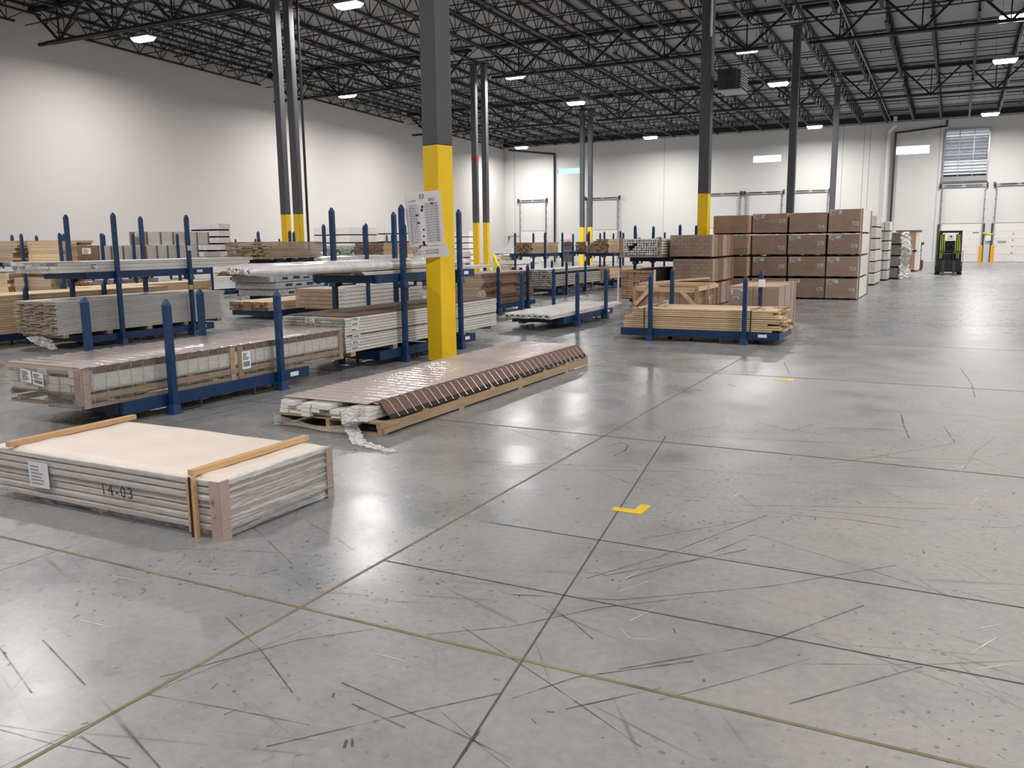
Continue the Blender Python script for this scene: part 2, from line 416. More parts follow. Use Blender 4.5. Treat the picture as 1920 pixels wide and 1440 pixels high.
wall_back = MB().box((XW-.3, YB-.3, 0), (XR+.3, YB, 13)).build('wall_back', WALL_L, kind='structure')
# panel joints of the tilt-up walls
for x in (965, 1245, 1578, 1617, 1628, 1758):
    X = atY(x, 330, YW).x
    piece('panel_seam', SEAM, wall_far, (X-.015, YW-.006, 0), (X+.015, YW+.01, 9.9))
for y in (4, 14, 60.5):
    piece('panel_seam', SEAM, wall_left, (XW-.01, y-.012, 0), (XW+.004, y+.012, 11.8))
MB().box((XW, YW-.02, 0), (XR, YW, .10)).build('baseboard_far', WALL_F, kind='structure')
# clerestory windows
for i, (a, b, c, d) in enumerate(WIN):
    fr = MB(); t = .05
    fr.box((a, YW-.01, c), (b, YW+.2, c+t)).box((a, YW-.01, d-t), (b, YW+.2, d)).box((a, YW-.01, c+t), (a+t, YW+.2, d-t)).box((b-t, YW-.01, c+t), (b, YW+.2, d-t))
    w = fr.build('window_%d' % (i+1), PIPEW, kind='structure')
    piece('pane', PANET if i == 0 else PANE, w, (a+t, YW+.12, c+t), (b-t, YW+.13, d-t))
# exhaust louver
lv = thing('wall_louver', 'large grey slatted louver high on the dock wall above the forklift', 'louver', ((LV[0]+LV[1])/2, YW, LV[2]))
a, b, c, d = LV; hw = (b-a)/2; hh = d-c
fr = MB().box((-hw-.06, -.14, -.08), (hw+.06, .25, .02)).box((-hw-.06, -.14, hh-.02), (hw+.06, .25, hh+.06)).box((-hw-.06, -.14, 0), (-hw+.03, .25, hh)).box((hw-.03, -.14, 0), (hw+.06, .25, hh))
fr.build('frame', GALV, lv)
for k in (1, 2): piece('mullion', GALV, lv, (-hw+2*hw*k/3-.025, -.12, 0), (-hw+2*hw*k/3+.025, -.06, hh))
sl = MB().bar((-hw+.03, 0, 0), (hw-.03, 0, 0), .275, .012, up=(0, .62, .78)).mesh('slat', GALV)
for k in range(15): o = inst('slat', sl, lv, (0, .06, .10+(hh-.16)*k/14)); o.rotation_euler = (R(random.uniform(-4, 5)+(9 if k < 5 else 0)), 0, 0)
MB().box((-hw-.06, -.22, -.30), (hw+.06, .0, -.08)).build('hood', GALV, lv)
# dock doors with vertical-lift tracks
def dock_door(n, x0, x1, ztop, sil=.02):
    mb = MB(); ns = 5
    for k in range(ns): mb.box((x0, YW-.07, sil+(ztop-sil)*k/ns), (x1, YW-.02, sil+(ztop-sil)*(k+1)/ns-.008))
    dr = mb.build('door_%d' % n, WHITE, kind='structure')
    piece('head_seal', SEAM, dr, (x0-.05, YW-.08, ztop), (x1+.05, YW-.005, ztop+.035))
    for sx, x in ((-1, x0), (1, x1)):
        t = MB().box((x-.03+sx*.05, YW-.14, 0), (x+.03+sx*.05, YW-.08, 5.0)).box((x-.03+sx*.05, YW-.08, 0), (x-.015+sx*.05, YW-.0, 5.0))
        t.build('track', GALV, dr)
        mb = MB()
        for k in range(8): mb.box((x-.05+sx*.06, YW-.1, .5+.6*k), (x+.05+sx*.06, YW-.0, .55+.6*k))
        mb.build('track_bracket', DKGREY, dr)
        MB().cyl((x+sx*.10, YW-.14, 5.08), (x+sx*.18, YW-.14, 5.08), .13, n=14).build('cable_drum', DKGREY, dr)
        piece('bearing_plate', DKGREY, dr, (x-.04+sx*.2, YW-.2, 4.95), (x+.0+sx*.2, YW, 5.25))
        piece('dock_seal', DKGREY, dr, (x-.06+sx*.13, YW-.1, 0), (x+.06+sx*.13, YW, ztop)) if n > 5 else None
    MB().cyl((x0-.2, YW-.14, 5.08), (x1+.2, YW-.14, 5.08), .022, n=8).build('torsion_shaft', PIPE, dr)
    m = (x0+x1)/2
    MB().cyl((x0+.15, YW-.14, 5.08), (m-.12, YW-.14, 5.08), .045, n=10).build('torsion_spring', PIPE, dr)
    MB().cyl((m+.12, YW-.14, 5.08), (x1-.15, YW-.14, 5.08), .045, n=10).build('torsion_spring', PIPE, dr)
    piece('angle_bar', GALV, dr, (x0-.2, YW-.06, 4.93), (x1+.2, YW, 4.98))
    return dr
DOORX = [(-33.0, -30.7), (-26.9, -24.3), (-17.2, -14.7), (-14.1, -11.6), (-10.7, -8.45), (-1.0, 1.45), (2.2, 4.65), (5.4, 7.85)]
for i, (x0, x1) in enumerate(DOORX):
    d_ = dock_door(i+1, x0, x1, 2.55)
    if i == 6:
        piece('view_panel', LENS if False else PANE, d_, (2.45, YW-.085, 1.22), (2.95, YW-.07, 1.40))
        for k in range(4): piece('bolt_cover', DKGREY, d_, (3.28, YW-.085, .55+.42*k), (3.34, YW-.07, .62+.42*k))
    if i == 5: piece('latch', DKGREY, d_, (.95, YW-.09, 1.93), (1.32, YW-.07, 1.97))
md = FW(1056, 1074.5, 455, 491.5)
ddr = MB().box((md[0], YW-.06, 0), (md[1], YW-.01, md[3])).build('door_9', GREYP, kind='structure')
piece('door_frame', DKGREY, ddr, (md[0]-.05, YW-.07, md[3]), (md[1]+.05, YW, md[3]+.05))
for x in (md[0]-.05, md[1]): piece('door_frame', DKGREY, ddr, (x, YW-.07, 0), (x+.05, YW, md[3]))
piece('push_bar', GALV, ddr, (md[0]+.08, YW-.11, .86), (md[1]-.08, YW-.06, .92))
piece('closer', DKGREY, ddr, (md[0]+.2, YW-.12, md[3]-.16), (md[1]-.2, YW-.06, md[3]-.08))

# ceiling: deck, joists, girders, bridging, sprinkler lines
mb = MB(); z0, z1 = zb(YB)+.82, zb(YW+.3)+.82
mb.quad([(XW-.3, YB-.3, z0), (XW-.3, YW+.3, z1), (XR+.3, YW+.3, z1), (XR+.3, YB-.3, z0)])
mb.quad([(XW-.3, YB-.3, z0+.1), (XR+.3, YB-.3, z0+.1), (XR+.3, YW+.3, z1+.1), (XW-.3, YW+.3, z1+.1)])
for (xa, ya), (xb, yb_) in (((XW-.3, YB-.3), (XR+.3, YB-.3)), ((XR+.3, YB-.3), (XR+.3, YW+.3)), ((XR+.3, YW+.3), (XW-.3, YW+.3)), ((XW-.3, YW+.3), (XW-.3, YB-.3))):
    zz = lambda y: z0 if y < 0 else z1
    mb.quad([(xa, ya, zz(ya)), (xb, yb_, zz(yb_)), (xb, yb_, zz(yb_)+.1), (xa, ya, zz(ya)+.1)])
CEIL = mb.build('ceiling', DECK, kind='structure')
GY = [-3.5, 10.2, 23.9, 37.6, 51.2, 65.6]
def joist_mesh(L, dep=.74):
    mb = MB(); n = int(round(L/1.22)); p = L/n
    for s_ in (-.03, .03):
        mb.bar((s_, 0, dep), (s_, L, dep), .055, .075); mb.bar((s_, p*.75, 0), (s_, L-p*.75, 0), .055, .07)
    mb.bar((0, .05, dep), (0, p, 0), .03); mb.bar((0, L-.05, dep), (0, L-p, 0), .03)
    for k in range(n-1):
        y = p*(k+1)
        if k < n-2:
            mb.bar((0, y, 0), (0, y+p/2, dep), .033); mb.bar((0, y+p/2, dep), (0, y+p, 0), .033)
        mb.bar((0, y, 0), (0, y, dep), .024)
    return mb.mesh('roof_joist', STEEL)
jm = {}
sl_ = -math.atan(.03)
XJ = [-6.3+1.63*k for k in range(-17, 10)]
for g0, g1 in zip(GY[1:], GY[2:]):
    L = round((g1-g0)*1.0005, 2)
    if L not in jm: jm[L] = joist_mesh(L)
    for x in XJ:
        o = inst('roof_joist', jm[L], CEIL, (x, g0, zb(g0))); o.rotation_euler = (sl_, 0, 0)
L0 = round((GY[1]-GY[0])*1.0005, 2); jm[L0] = jm.get(L0) or joist_mesh(L0)
for x in XJ:
    o = inst('roof_joist', jm[L0], CEIL, (x, GY[0], zb(GY[0]))); o.rotation_euler = (sl_, 0, 0)
def girder_mesh(L, dep=1.38):
    mb = MB()
    for s_ in (-.09, .09):
        mb.bar((0, s_, dep), (L, s_, dep), .10, .13); mb.bar((.9, s_, 0), (L-.9, s_, 0), .10, .11)
    n = max(2, int(round(L/3.26))); p = L/n
    for k in range(n):
        x = p*k
        mb.bar((x+.05, 0, dep), (x+p/2, 0, 0), .085); mb.bar((x+p/2, 0, 0), (x+p-.05, 0, dep), .085)
        mb.bar((x+p/2, 0, 0), (x+p/2, 0, dep), .05)
        mb.bar((x+p/4, 0, dep/2), (x+p/2, 0, dep), .04) ; mb.bar((x+p*.75, 0, dep/2), (x+p/2, 0, dep), .04)
    mb.bar((.3, 0, 0), (1.2, 0, 0), .12)
    return mb.mesh('roof_girder', STEEL)
gm = {}
for y in GY[:-1]:
    for x0, x1 in ((XW+.25, -21.45), (-20.6, -6.5), (-6.1, 8.6), (8.9, 23.2)):
        L = round(x1-x0, 2); gm[L] = gm.get(L) or girder_mesh(L)
        inst('roof_girder', gm[L], CEIL, (x0, y, zb(y)-.72))
MB().box((XW, YW-.22, zb(YW)+.25), (XR, YW-.08, zb(YW)+.62)).build('ledger_beam', STEEL, CEIL)
# bridging rods (bottom and top) and sprinkler branch lines with heads
y = 12.6
while y < 65:
    mb = MB(); z = zb(y)
    mb.bar((XW+.3, y, z-.005), (XJ[-1], y, z-.005), .035); mb.bar((XW+.3, y, z+.72), (XJ[-1], y, z+.72), .03)
    mb.build('bridging', STEEL, CEIL); y += 2.74
y = 13.9; 
while y < 65:
    mb = MB(); z = zb(y)+.30; mb.cyl((XW+.4, y, z), (XJ[-1]+1, y, z), .035, n=8)
    x = XW+1.5
    while x < XJ[-1]: mb.cyl((x, y, z-.14), (x, y, z), .022, n=6); x += 3.26
    mb.build('sprinkler_pipe', PIPE, CEIL); y += 3.42
mb = MB(); mb.cyl((-13.0, 5, zb(5)+.2), (-13.0, 64.5, zb(64.5)+.2), .07, n=10); mb.build('sprinkler_main', PIPE, CEIL)
# conduits hung under the roof at the right
for x in (-4.4, 1.9):
    mb = MB(); mb.cyl((x, 10, zb(10)-.02), (x, 65, zb(65)-.02), .022, n=6); mb.build('conduit', GALV, CEIL)

# ------------------------------------------------------------------ high bay lights
LABL = {(-29.6,25.4): 'bright high bay light at top left, closest to the white side wall', (-19.4,25.5): 'large high bay light cut by the top edge, left of the yellow column',
 (-29.8,38.7): 'high bay light just right of the left column pair, above the white wall', (-19.55,38.55): 'high bay light right of the twin columns with the red band',
 (-19.65,46.4): 'high bay light directly above the middle pair of thin columns', (-8.44,38.4): 'high bay light just above the black heater box',
 (-8.52,46.2): 'high bay light between the black heater box and the next grey column', (-31.0,62.2): 'small high bay light near the far left corner of the hall',
 (-20.2,61.5): 'small high bay light near the far wall, left of the heater column', (-8.9,61.7): 'small high bay light near the far wall, left of the thinnest column',
 (1.37,37.8): 'high bay light at the top right corner, the biggest on the right', (1.42,45.6): 'high bay light at the right edge, second below the corner one',
 (1.34,61.3): 'high bay light at the right, just above the dock wall and louver'}
pts = list(LABL)
extra = [(x, y) for y in (-2.2, 11.5) for x in (-29.8, -19.3, 1.4, 12.0, 22.0)] + [(x, y) for y in (25.4, 38.5, 46.2, 61.5) for x in (12.0, 22.0)] + [(-8.4, -2.2), (1.4, 25.4), (-29.25, 46.4)]
hous = MB().box((-.50,-.24,.0), (.50,.24,.06)).box((-.42,-.07,.06), (.42,.07,.15)).mesh('housing', GALV)
lm_ = MB(); lm_.v = [(-.48,-.22,0),(.48,-.22,0),(.48,.22,0),(-.48,.22,0),(-.40,-.15,-.13),(.40,-.15,-.13),(.40,.15,-.13),(-.40,.15,-.13)]
lm_.f = [(0,1,2,3),(7,6,5,4),(0,4,5,1),(1,5,6,2),(2,6,7,3),(3,7,4,0)]; lm_.m = [0]*6
lens = lm_.mesh('lens', LENS)
hang = MB().bar((-.4,0,.15), (-.4,0,1.2), .012).bar((.4,0,.15), (.4,0,1.2), .012).mesh('hanger', STEEL)
LD = bpy.data.lights.new('high_bay_lamp', 'AREA'); LD.shape = 'RECTANGLE'; LD.size = .96; LD.size_y = .44
LD.energy = LAMP_W; LD.color = LAMP_COL; LD.spread = R(171)
for i, (x, y) in enumerate(pts + extra):
    z = 9.0 + (64-y)*.024
    lab = LABL.get((x, y), 'high bay light hanging out of the picture')
    t = thing('high_bay_light', lab, 'light', (x, y, z), 0, 'high bay lights under the roof')
    inst('housing', hous, t); inst('lens', lens, t); inst('hanger', hang, t)
    l = link(bpy.data.objects.new('lamp_source', LD)); l.parent = t; l.location = (0, 0, -.14)

# ------------------------------------------------------------------ columns
def column(x, y, w, ytop, lab, dz=None, red=None, rz=0):
    t = thing('steel_column', lab, 'column', (x, y, 0), rz)
    zt = (dz or zb(y)-.05); h = w/2
    MB().box((-h,-h,0), (h,h,ytop)).build('yellow_band', YELP, t, bevel=.015)
    MB().box((-h,-h,ytop), (h,h,zt)).build('shaft', GREYP, t, bevel=.012)
    MB().box((-h-.1,-h-.1,zt), (h+.1,h+.1,zt+.04)).build('cap_plate', STEEL, t)
    if red: MB().box((-h-.004,-h-.004,red[0]), (h+.004,h+.004,red[1])).build('red_band', REDP, t)
    return t
C53 = column(-6.46, 10.36, .295, 2.99, 'nearest grey and yellow column carrying the taped handwritten list', rz=R(-14))
column(-6.28, 23.9, .29, 2.93, 'grey and yellow column with the black heater box, behind the carton stack')
column(-6.25, 37.6, .29, 2.5, 'grey column right of the heater box, rising behind the tall carton stack')
column(-6.2, 50.6, .29, 2.5, 'thinnest grey column standing right above the tall carton stack')
def pairs(px_pair, Y, ytop, labs, red=None):
    for i, (xp, lab) in enumerate(zip(px_pair, labs)):
        column(atY(xp, 410, Y).x, Y, .255, ytop, lab, red=red if i == 0 else None)
pairs((536, 559.5), 23.9, 2.72, ('left column of the large pair in front of the white side wall', 'right column of the large pair in front of the white side wall'))
pairs((892.5, 911.5), 37.6, 2.63, ('thin column with a red band, left one of the middle pair', 'thin column of the middle pair, right of the red banded one'), (5.6, 5.85))
pairs((1091.5, 1106.5), 51.2, 2.55, ('left column of the thinnest pair in front of the dock wall', 'right column of the thinnest pair in front of the dock wall'))
column(8.4, 10.3, .36, 3.0, 'grey and yellow column outside the picture on the right')
# drop pipe beside the left pair, wall pipes
def pipe(name, lab, cat, pts, r, m):
    mb = MB()
    for a_, b_ in zip(pts, pts[1:]): mb.cyl(a_, b_, r, n=8)
    for p_ in pts[1:-1]: mb.cyl((p_[0]-r*.9, p_[1], p_[2]-r*.2), (p_[0]+r*.9, p_[1], p_[2]+r*.2), r*1.1, n=8)
    return tag(mb.build(name, m, smooth=False), lab, cat)
X = atY(569.5, 380, 23.9).x
pipe('drop_pipe', 'thin black pipe running down beside the left column pair', 'pipe', [(X+.05, 24.0, 0), (X+.05, 24.0, 10.4)], .045, PIPE)
X = atY(1041, 380, YW).x
pipe('standpipe', 'black sprinkler pipe down the far wall left of the tinted window', 'pipe', [(X, YW-.15, 0), (X, YW-.15, 8.75), (X-4, YW-.6, 9.25)], .075, PIPE)
X = atY(1672, 380, YW).x
pipe('standpipe', 'black pipe down the dock wall beside the white downspout', 'pipe', [(X, YW-.12, 0), (X, YW-.12, 8.75), (X+3.1, YW-.12, 9.0), (X+3.1, YW-.12, 9.4)], .06, PIPE)
X = atY(1660, 380, YW).x
pipe('downspout', 'white roof drain pipe with an elbow on the dock wall', 'pipe', [(X, YW-.2, 0), (X, YW-.2, 8.85), (X+.35, YW-.5, 9.2), (X+.35, YW-.5, 9.8)], .12, PIPEW)
t = thing('exit_sign', 'red glowing exit sign above the grey far door', 'sign', (atY(1065, 449, YW).x, YW-.06, atY(1065, 449, YW).z))
MB().box((-.17,-.03,-.10), (.17,.04,.10)).build('housing', WHITE, t)
MB().box((-.16,-.036,-.09), (.16,-.03,.09)).build('face', EXITM, t)
MB().cyl((-.17, .03, 0), (-.75, .03, -.02), .02, n=6).build('conduit', GALV, t)
t = thing('dock_light', 'small swing-arm dock lamp on the far wall near the corner', 'lamp', (atY(936, 441, YW).x+1.1, YW, 2.0))
MB().cyl((0, -.05, .18), (1.5, -.05, .18), .02, n=6).build('arm', GALV, t); MB().cyl((-.02, -.3, .2), (-.1, -.1, -.05), .07, .1, n=10).build('head', GALV, t)
# bollards with a coiled strap hanging between them
for xp, lab in ((1837.5, 'left one of two yellow bollards between the dock doors'), (1859.5, 'right one of two yellow bollards between the dock doors')):
    p = fl(xp, 494.5); p.y = min(p.y, 64.5); X = atY(xp, 480, 64.6).x
    t = thing('bollard', lab, 'bollard', (X, 64.6, 0))
    MB().cyl((0,0,0), (0,0,1.06), .105, n=18).cyl((0,0,1.06), (0,0,1.12), .105, .06, n=18).build('post', ORNG, t, smooth=False)
    MB().cyl((0,0,0), (0,0,.02), .17, n=18).build('base_plate', ORNG, t)
t = thing('wall_dock_box', 'small dock control shelf with a yellow strap between the two right doors', 'control box', (atY(1852, 440, YW).x, YW, 1.5))
MB().box((-.12,-.12,-.1), (.2,0,.25)).build('box', WHITE, t)
mb = MB()
for k in range(8): mb.bar((-.33+.09*k, -.1, .38+.06*math.sin(k*.9)), (-.24+.09*k, -.1, .38+.06*math.sin((k+1)*.9)), .05, .09)
mb.build('strap', YTAG, t)
# heater / louvred box on the second column
a, b, c, d = FY(1338, 1374, 129, 168, 23.55)
t = thing('unit_heater', 'black square heater box fixed high on the grey column', 'heater', ((a+b)/2+.10, 23.9, c))
w = (b-a)/2; h = d-c
MB().box((-w,-.35,0), (w,.55,h)).build('casing', BLACK, t, bevel=.01)
for zc in (.22, .72):
    MB().box((-.02,-.37,h*zc-.06), (.12,-.35,h*zc+.06)).build('knockout', RUBBER, t)
MB().box((w,-.3,.03), (w+.09,.5,h-.03)).build('side_louver', DKGREY, t)
for k in range(6): piece('louver_blade', GALV, t, (w+.06, -.3, .06+k*(h-.12)/6), (w+.12, .5, .075+k*(h-.12)/6))
MB().box((-w,-.35,-.025), (w+.09,.55,0)).build('drip_tray', GALV, t)
MB().box((-w-.12,-.05,h*.4), (-w,.05,h*.5)).build('bracket', STEEL, t)
pipe('gas_pipe', 'pale conduit down the face of the heater column', 'pipe', [(atY(1333, 60, 23.7).x, 23.715, 7.0), (atY(1333, 60, 23.7).x, 23.715, 10.6)], .035, GALV)

# ------------------------------------------------------------------ stacking racks
RL, RW, PY_, DK = 2.65, 1.22, .78, .20
def rmesh():
    q = {}
    q['side_beam'] = MB().box((-.04,-RL/2,.08), (.04,RL/2,DK)).mesh('side_beam', BLUE)
    q['end_beam'] = MB().box((-RW/2+.09,-.035,.085), (RW/2-.09,.035,DK-.004)).mesh('end_beam', BLUE)
    q['cross_beam'] = MB().box((-RW/2+.09,-.04,.10), (RW/2-.09,.04,DK-.02)).mesh('cross_beam', BLUE)
    fp = MB()
    for y in (-.16, .16): fp.box((-.02, y-.012, .02), (.02, y+.012, .085))
    fp.box((-.02,-.172,.01), (.02,.172,.025)); q['fork_pocket'] = fp.mesh('fork_pocket', DKGREY)
    q['fork_pocket_blue'] = fp.mesh('fork_pocket', BLUE)
    q['plate'] = MB().box((0,-.07,-.025), (.003,.07,.025)).mesh('label_plate', PAPER)
    q['foot'] = MB().frustum((0,0), .12, .08, 0, .10).mesh('foot', BLUE2)
    q['cap'] = MB().frustum((0,0), .068, .042, 0, .035).frustum((0,0), .042, .02, .035, .06).mesh('cap', BLUE2)
    w = MB().cyl((-.025,0,.05), (.025,0,.05), .05, n=14).box((-.035,-.03,.06), (.035,.03,.10)); q['caster'] = w.mesh('caster', RUBBER)
    return q
RM = rmesh(); PM = {}
def rack(lab, x, y, z=0, hp=1.15, rz=0, cap=True, plate=True, wheels=False, posts=(1,1,1,1), group='blue steel stacking racks', hps=None):
    t = thing('stacking_rack', lab, 'rack', (x, y, z), rz, group)
    for sx in (-1, 1):
        b = inst('side_beam', RM['side_beam'], t, (sx*(RW/2-.09), 0, 0))
        for yy in (-.55, .55): inst('fork_pocket', RM['fork_pocket'], b, (sx*.03, yy, 0))
        if plate and sx > 0: inst('label_plate', RM['plate'], b, (.041, 1.06, .145))
    for yy in (-RL/2+.035, RL/2-.035): inst('end_beam', RM['end_beam'], t, (0, yy, 0))
    for yy in (-.78, 0, .78): inst('cross_beam', RM['cross_beam'], t, (0, yy, 0))
    for i, (sx, sy) in enumerate(((1,-1), (1,1), (-1,-1), (-1,1))):
        if not posts[i]: continue
        hh = (hps[i] if hps else hp); key = round(hh, 2)
        if key not in PM: PM[key] = MB().box((-.032,-.032,.06), (.032,.032,hh-.0 if not cap else hh-.06)).mesh('post', BLUE2)
        p = inst('post', PM[key], t, (sx*RW/2, sy*PY_, 0)); 
        inst('foot', RM['foot'], p)
        if cap: inst('cap', RM['cap'], p, (0, 0, hh-.06))
    if wheels:
        for sx in (-1, 1):
            for yy in (-1.0, 1.0): inst('caster', RM['caster'], t, (sx*.42, yy, 0))
    return t
UP = 1.05        # an upper rack's feet sit on the lower posts at this height

def bundle(name, lab, cat, x0, x1, y0, y1, z0, z1, nl, nc, sm, em, axis='Y', jit=.02, group=None, single=False, gap=.004, pallet=0, straps=(), skip=None, zj=0):
    "a strapped bundle: nl layers of nc boards running along Y or X"
    cx, cy = (x0+x1)/2, (y0+y1)/2
    t = thing(name, lab, cat, (cx, cy, z0), 0, group); mb = MB()
    zz = z0
    if pallet:
        pm = PAL_X if axis == 'Y' else PAL_Y; n = 5 if axis == 'Y' else 4
        for k in range(n):
            if axis == 'Y':
                yy = y0+.15+(y1-y0-.3)*k/(n-1); piece('bearer', PAL_X, t, (x0-cx, yy-.05-cy, 0), (x1-cx, yy+.05-cy, pallet))
            else:
                xx = x0+.15+(x1-x0-.3)*k/(n-1); piece('bearer', PAL_Y, t, (xx-.05-cx, y0-cy, 0), (xx+.05-cx, y1-cy, pallet))
        zz = z0+pallet
    lh = (z1-zz)/nl
    for i in range(nl):
        for j in range(nc):
            if skip and skip(i, j): continue
            ja, jb = random.uniform(-jit, jit), random.uniform(-jit, jit); jc = random.uniform(-.005, .005)
            if axis == 'Y':
                w = (x1-x0)/nc; a_ = (x0+w*j+gap/2-cx+jc, y0+ja-cy, zz+lh*i-z0); b_ = (x0+w*(j+1)-gap/2-cx+jc, y1+jb-cy, zz+lh*(i+1)-gap-z0)
            else:
                w = (y1-y0)/nc; a_ = (x0+ja-cx, y0+w*j+gap/2-cy, zz+lh*i-z0); b_ = (x1+jb-cx, y0+w*(j+1)-gap/2-cy, zz+lh*(i+1)-gap-z0)
            if single: piece('board', [sm, em], t, a_, b_, axis)
            else: mb.box(a_, b_, 0, axis, 1)
    if not single: mb.build('boards', [sm, em], t, kind='stuff')
    for f in straps:
        if axis == 'Y':
            yy = y0+(y1-y0)*f-cy; s_ = MB(); w = (x1-x0)/2
            s_.box((-w-.004, yy-.01, 0), (-w, yy+.01, z1-z0+.003)).box((w, yy-.01, 0), (w+.004, yy+.01, z1-z0+.003)).box((-w-.004, yy-.01, z1-z0), (w+.004, yy+.01, z1-z0+.004))
        else:
            xx = x0+(x1-x0)*f-cx; s_ = MB(); w = (y1-y0)/2
            s_.box((xx-.01, -w-.004, 0), (xx+.01, -w, z1-z0+.003)).box((xx-.01, w, 0), (xx+.01, w+.004, z1-z0+.003)).box((xx-.01, -w-.004, z1-z0), (xx+.01, w+.004, z1-z0+.004))
        s_.build('strap', BLACK, t)
    return t
def sheet(parent, o, r, u, w, h, rows=5, bar=True, name='label', mat_=None, ink=None):
    "a paper label with lines of print; o is its lower left corner, r and u its directions"
    o = Vector(o); r = Vector(r).normalized(); u = Vector(u).normalized(); n = r.cross(u)
    mb = MB(); P_ = lambda a, b, c: o + r*a + u*b + n*c
    f0 = [P_(0,0,.001), P_(w,0,.001), P_(w,h,.001), P_(0,h,.001)]; b0 = [P_(0,0,-.001), P_(0,h,-.001), P_(w,h,-.001), P_(w,0,-.001)]
    mb.quad(f0); mb.quad(b0)
    s_ = mb.build(name, mat_ or PAPER, parent); pb = MB()
    def q(a0, a1, b0_, b1): pb.quad([P_(a0,b0_,.0018), P_(a1,b0_,.0018), P_(a1,b1,.0018), P_(a0,b1,.0018)])
    if bar:
        x = .12*w
        while x < .86*w:
            d = w*random.choice((.015, .03, .045)); q(x, x+d, .14*h, .42*h); x += d+w*.022
        lo = .52
    else: lo = .12
    for k in range(rows):
        yb = h*(lo+(.92-lo)*k/rows); q(.1*w, w*random.uniform(.5, .9), yb, yb+h*(.92-lo)/rows*.5)
    pb.build('print', ink or INK, s_); return s_
def text_mesh(body, size, m, shear=0, space=1.0, line=1.0):
    cu = bpy.data.curves.new('lettering', 'FONT'); cu.body = body; cu.size = size; cu.shear = shear; cu.space_character = space; cu.space_line = line; cu.resolution_u = 2
    ob = link(bpy.data.objects.new('lettering', cu)); bpy.context.view_layer.update()
    me = bpy.data.meshes.new_from_object(ob.evaluated_get(bpy.context.evaluated_depsgraph_get()))
    bpy.data.objects.remove(ob); bpy.data.curves.remove(cu); me.materials.clear(); me.materials.append(m); me.name = 'lettering'; return me
def lettering(parent, body, size, o, r, u, m, **kw):
    me = text_mesh(body, size, m, **kw); ob = inst('lettering', me, parent)
    r = Vector(r).normalized(); u = Vector(u).normalized(); n = r.cross(u)
    mm = Matrix((r, u, n)).transposed().to_4x4(); mm.translation = Vector(o); ob.matrix_local = mm; return ob
FR, UPV, SIDE = (1,0,0), (0,0,1), (0,1,0)      # front faces look to -Y, side faces to +X

# ------------------------------------------------------------------ foreground: wrapped stack of door slabs on the floor
x0, x1, y0, y1, zt = -5.74, -3.63, 3.40, 4.36, .36
cx, cy = (x0+x1)/2, (y0+y1)/2
t = thing('door_slab_stack', 'cream film-wrapped stack of door slabs with two battens, in the left foreground', 'door stack', (cx, cy, 0))
hx, hy = (x1-x0)/2, (y1-y0)/2
for xx in (-hx+.2, 0, hx-.2): piece('bearer', PAL_Y, t, (xx-.045, -hy+.03, 0), (xx+.045, hy-.03, .035))
slab = MB().box((-hx,-hy,-.0205), (hx,hy,.0205))
sm_ = slab.mesh('door_slab', CARDW)
n = 7; lh = (zt-.035-.012)/n
for k in range(n):
    jx = random.uniform(-.012, .012); jy = random.uniform(-.012, .012)
    o = inst('door_slab', sm_, t, (jx, jy, .035+lh*(k+.5))); o.scale = (1, 1, lh*.86/.041)
    b = o.modifiers.new('bevel', 'BEVEL'); b.width = .012; b.segments = 3
# soft cream top sheet that sags a little between the battens
mb = MB(); NX, NY = 40, 20
rr = random.Random(3)
for j in range(NY+1):
    for i in range(NX+1):
        u, v = i/NX, j/NY; e = min(u, 1-u, v, 1-v)
        z = zt-.012 + .010*min(1, e*14) + .003*math.sin(u*9+v*5) + .002*math.sin(v*21+u*13)
        if i in (0, NX) or j in (0, NY): z -= .02
        mb.v.append((-hx*1.004+2*hx*1.004*u, -hy*1.006+2*hy*1.006*v, z))
for j in range(NY):
    for i in range(NX):
        a_ = j*(NX+1)+i; mb.f.append((a_, a_+1, a_+NX+2, a_+NX+1)); mb.m.append(0)
mb.build('top_sheet', CREAM, t, smooth=True)
zt2 = zt+.002
for xx in (x0+.22-cx, x1-.20-cx):
    o = piece('batten', SLAT_Y, t, (xx-.022, -hy-.02, zt2), (xx+.022, hy+.02, zt2+.034))
def wrap_sheet(parent, o, r, u, w, h, m, amp=.006, nx=46, ny=16, name='stretch_film', seed=0):
    "a wrinkled skin of film in front of a face"
    rg = random.Random(seed); o = Vector(o); r = Vector(r); u = Vector(u); n_ = r.cross(u); mb = MB()
    ph = [(rg.uniform(2, 9), rg.uniform(10, 60), rg.uniform(0, 6)) for _ in range(5)]
    for j in range(ny+1):
        for i in range(nx+1):
            a_, b_ = i/nx, j/ny
            d = amp*(.55*math.sin(b_*n*2*PI*.5*2+ph[0][2]*0) + .45*sum(math.sin(a_*p[0]+b_*p[1]+p[2]) for p in ph)/2.2)
            mb.v.append(tuple(o + r*(a_*w) + u*(b_*h) + n_*(d+amp)))
    for j in range(ny):
        for i in range(nx):
            a_ = j*(nx+1)+i; mb.f.append((a_, a_+1, a_+nx+2, a_+nx+1)); mb.m.append(0)
    return mb.build(name, m, parent, smooth=True)
wrap_sheet(t, (-hx-.01, -hy-.006, .015), (1,0,0), (0,0,1), 2*hx+.02, zt-.02, FILM, .006, 90, 48, seed=1)
wrap_sheet(t, (hx+.006, -hy-.01, .012), (0,1,0), (0,0,1), 2*hy+.02, zt-.016, FILMH, .011, 60, 26, seed=2)
for dx in (-.028, .010):
    piece('upright_batten', SLAT_Y, t, (x1-.20-cx+dx, -hy-.035, .03 if dx < 0 else 0), (x1-.20-cx+dx+.026, -hy-.012, zt-.015 if dx < 0 else zt-.01))
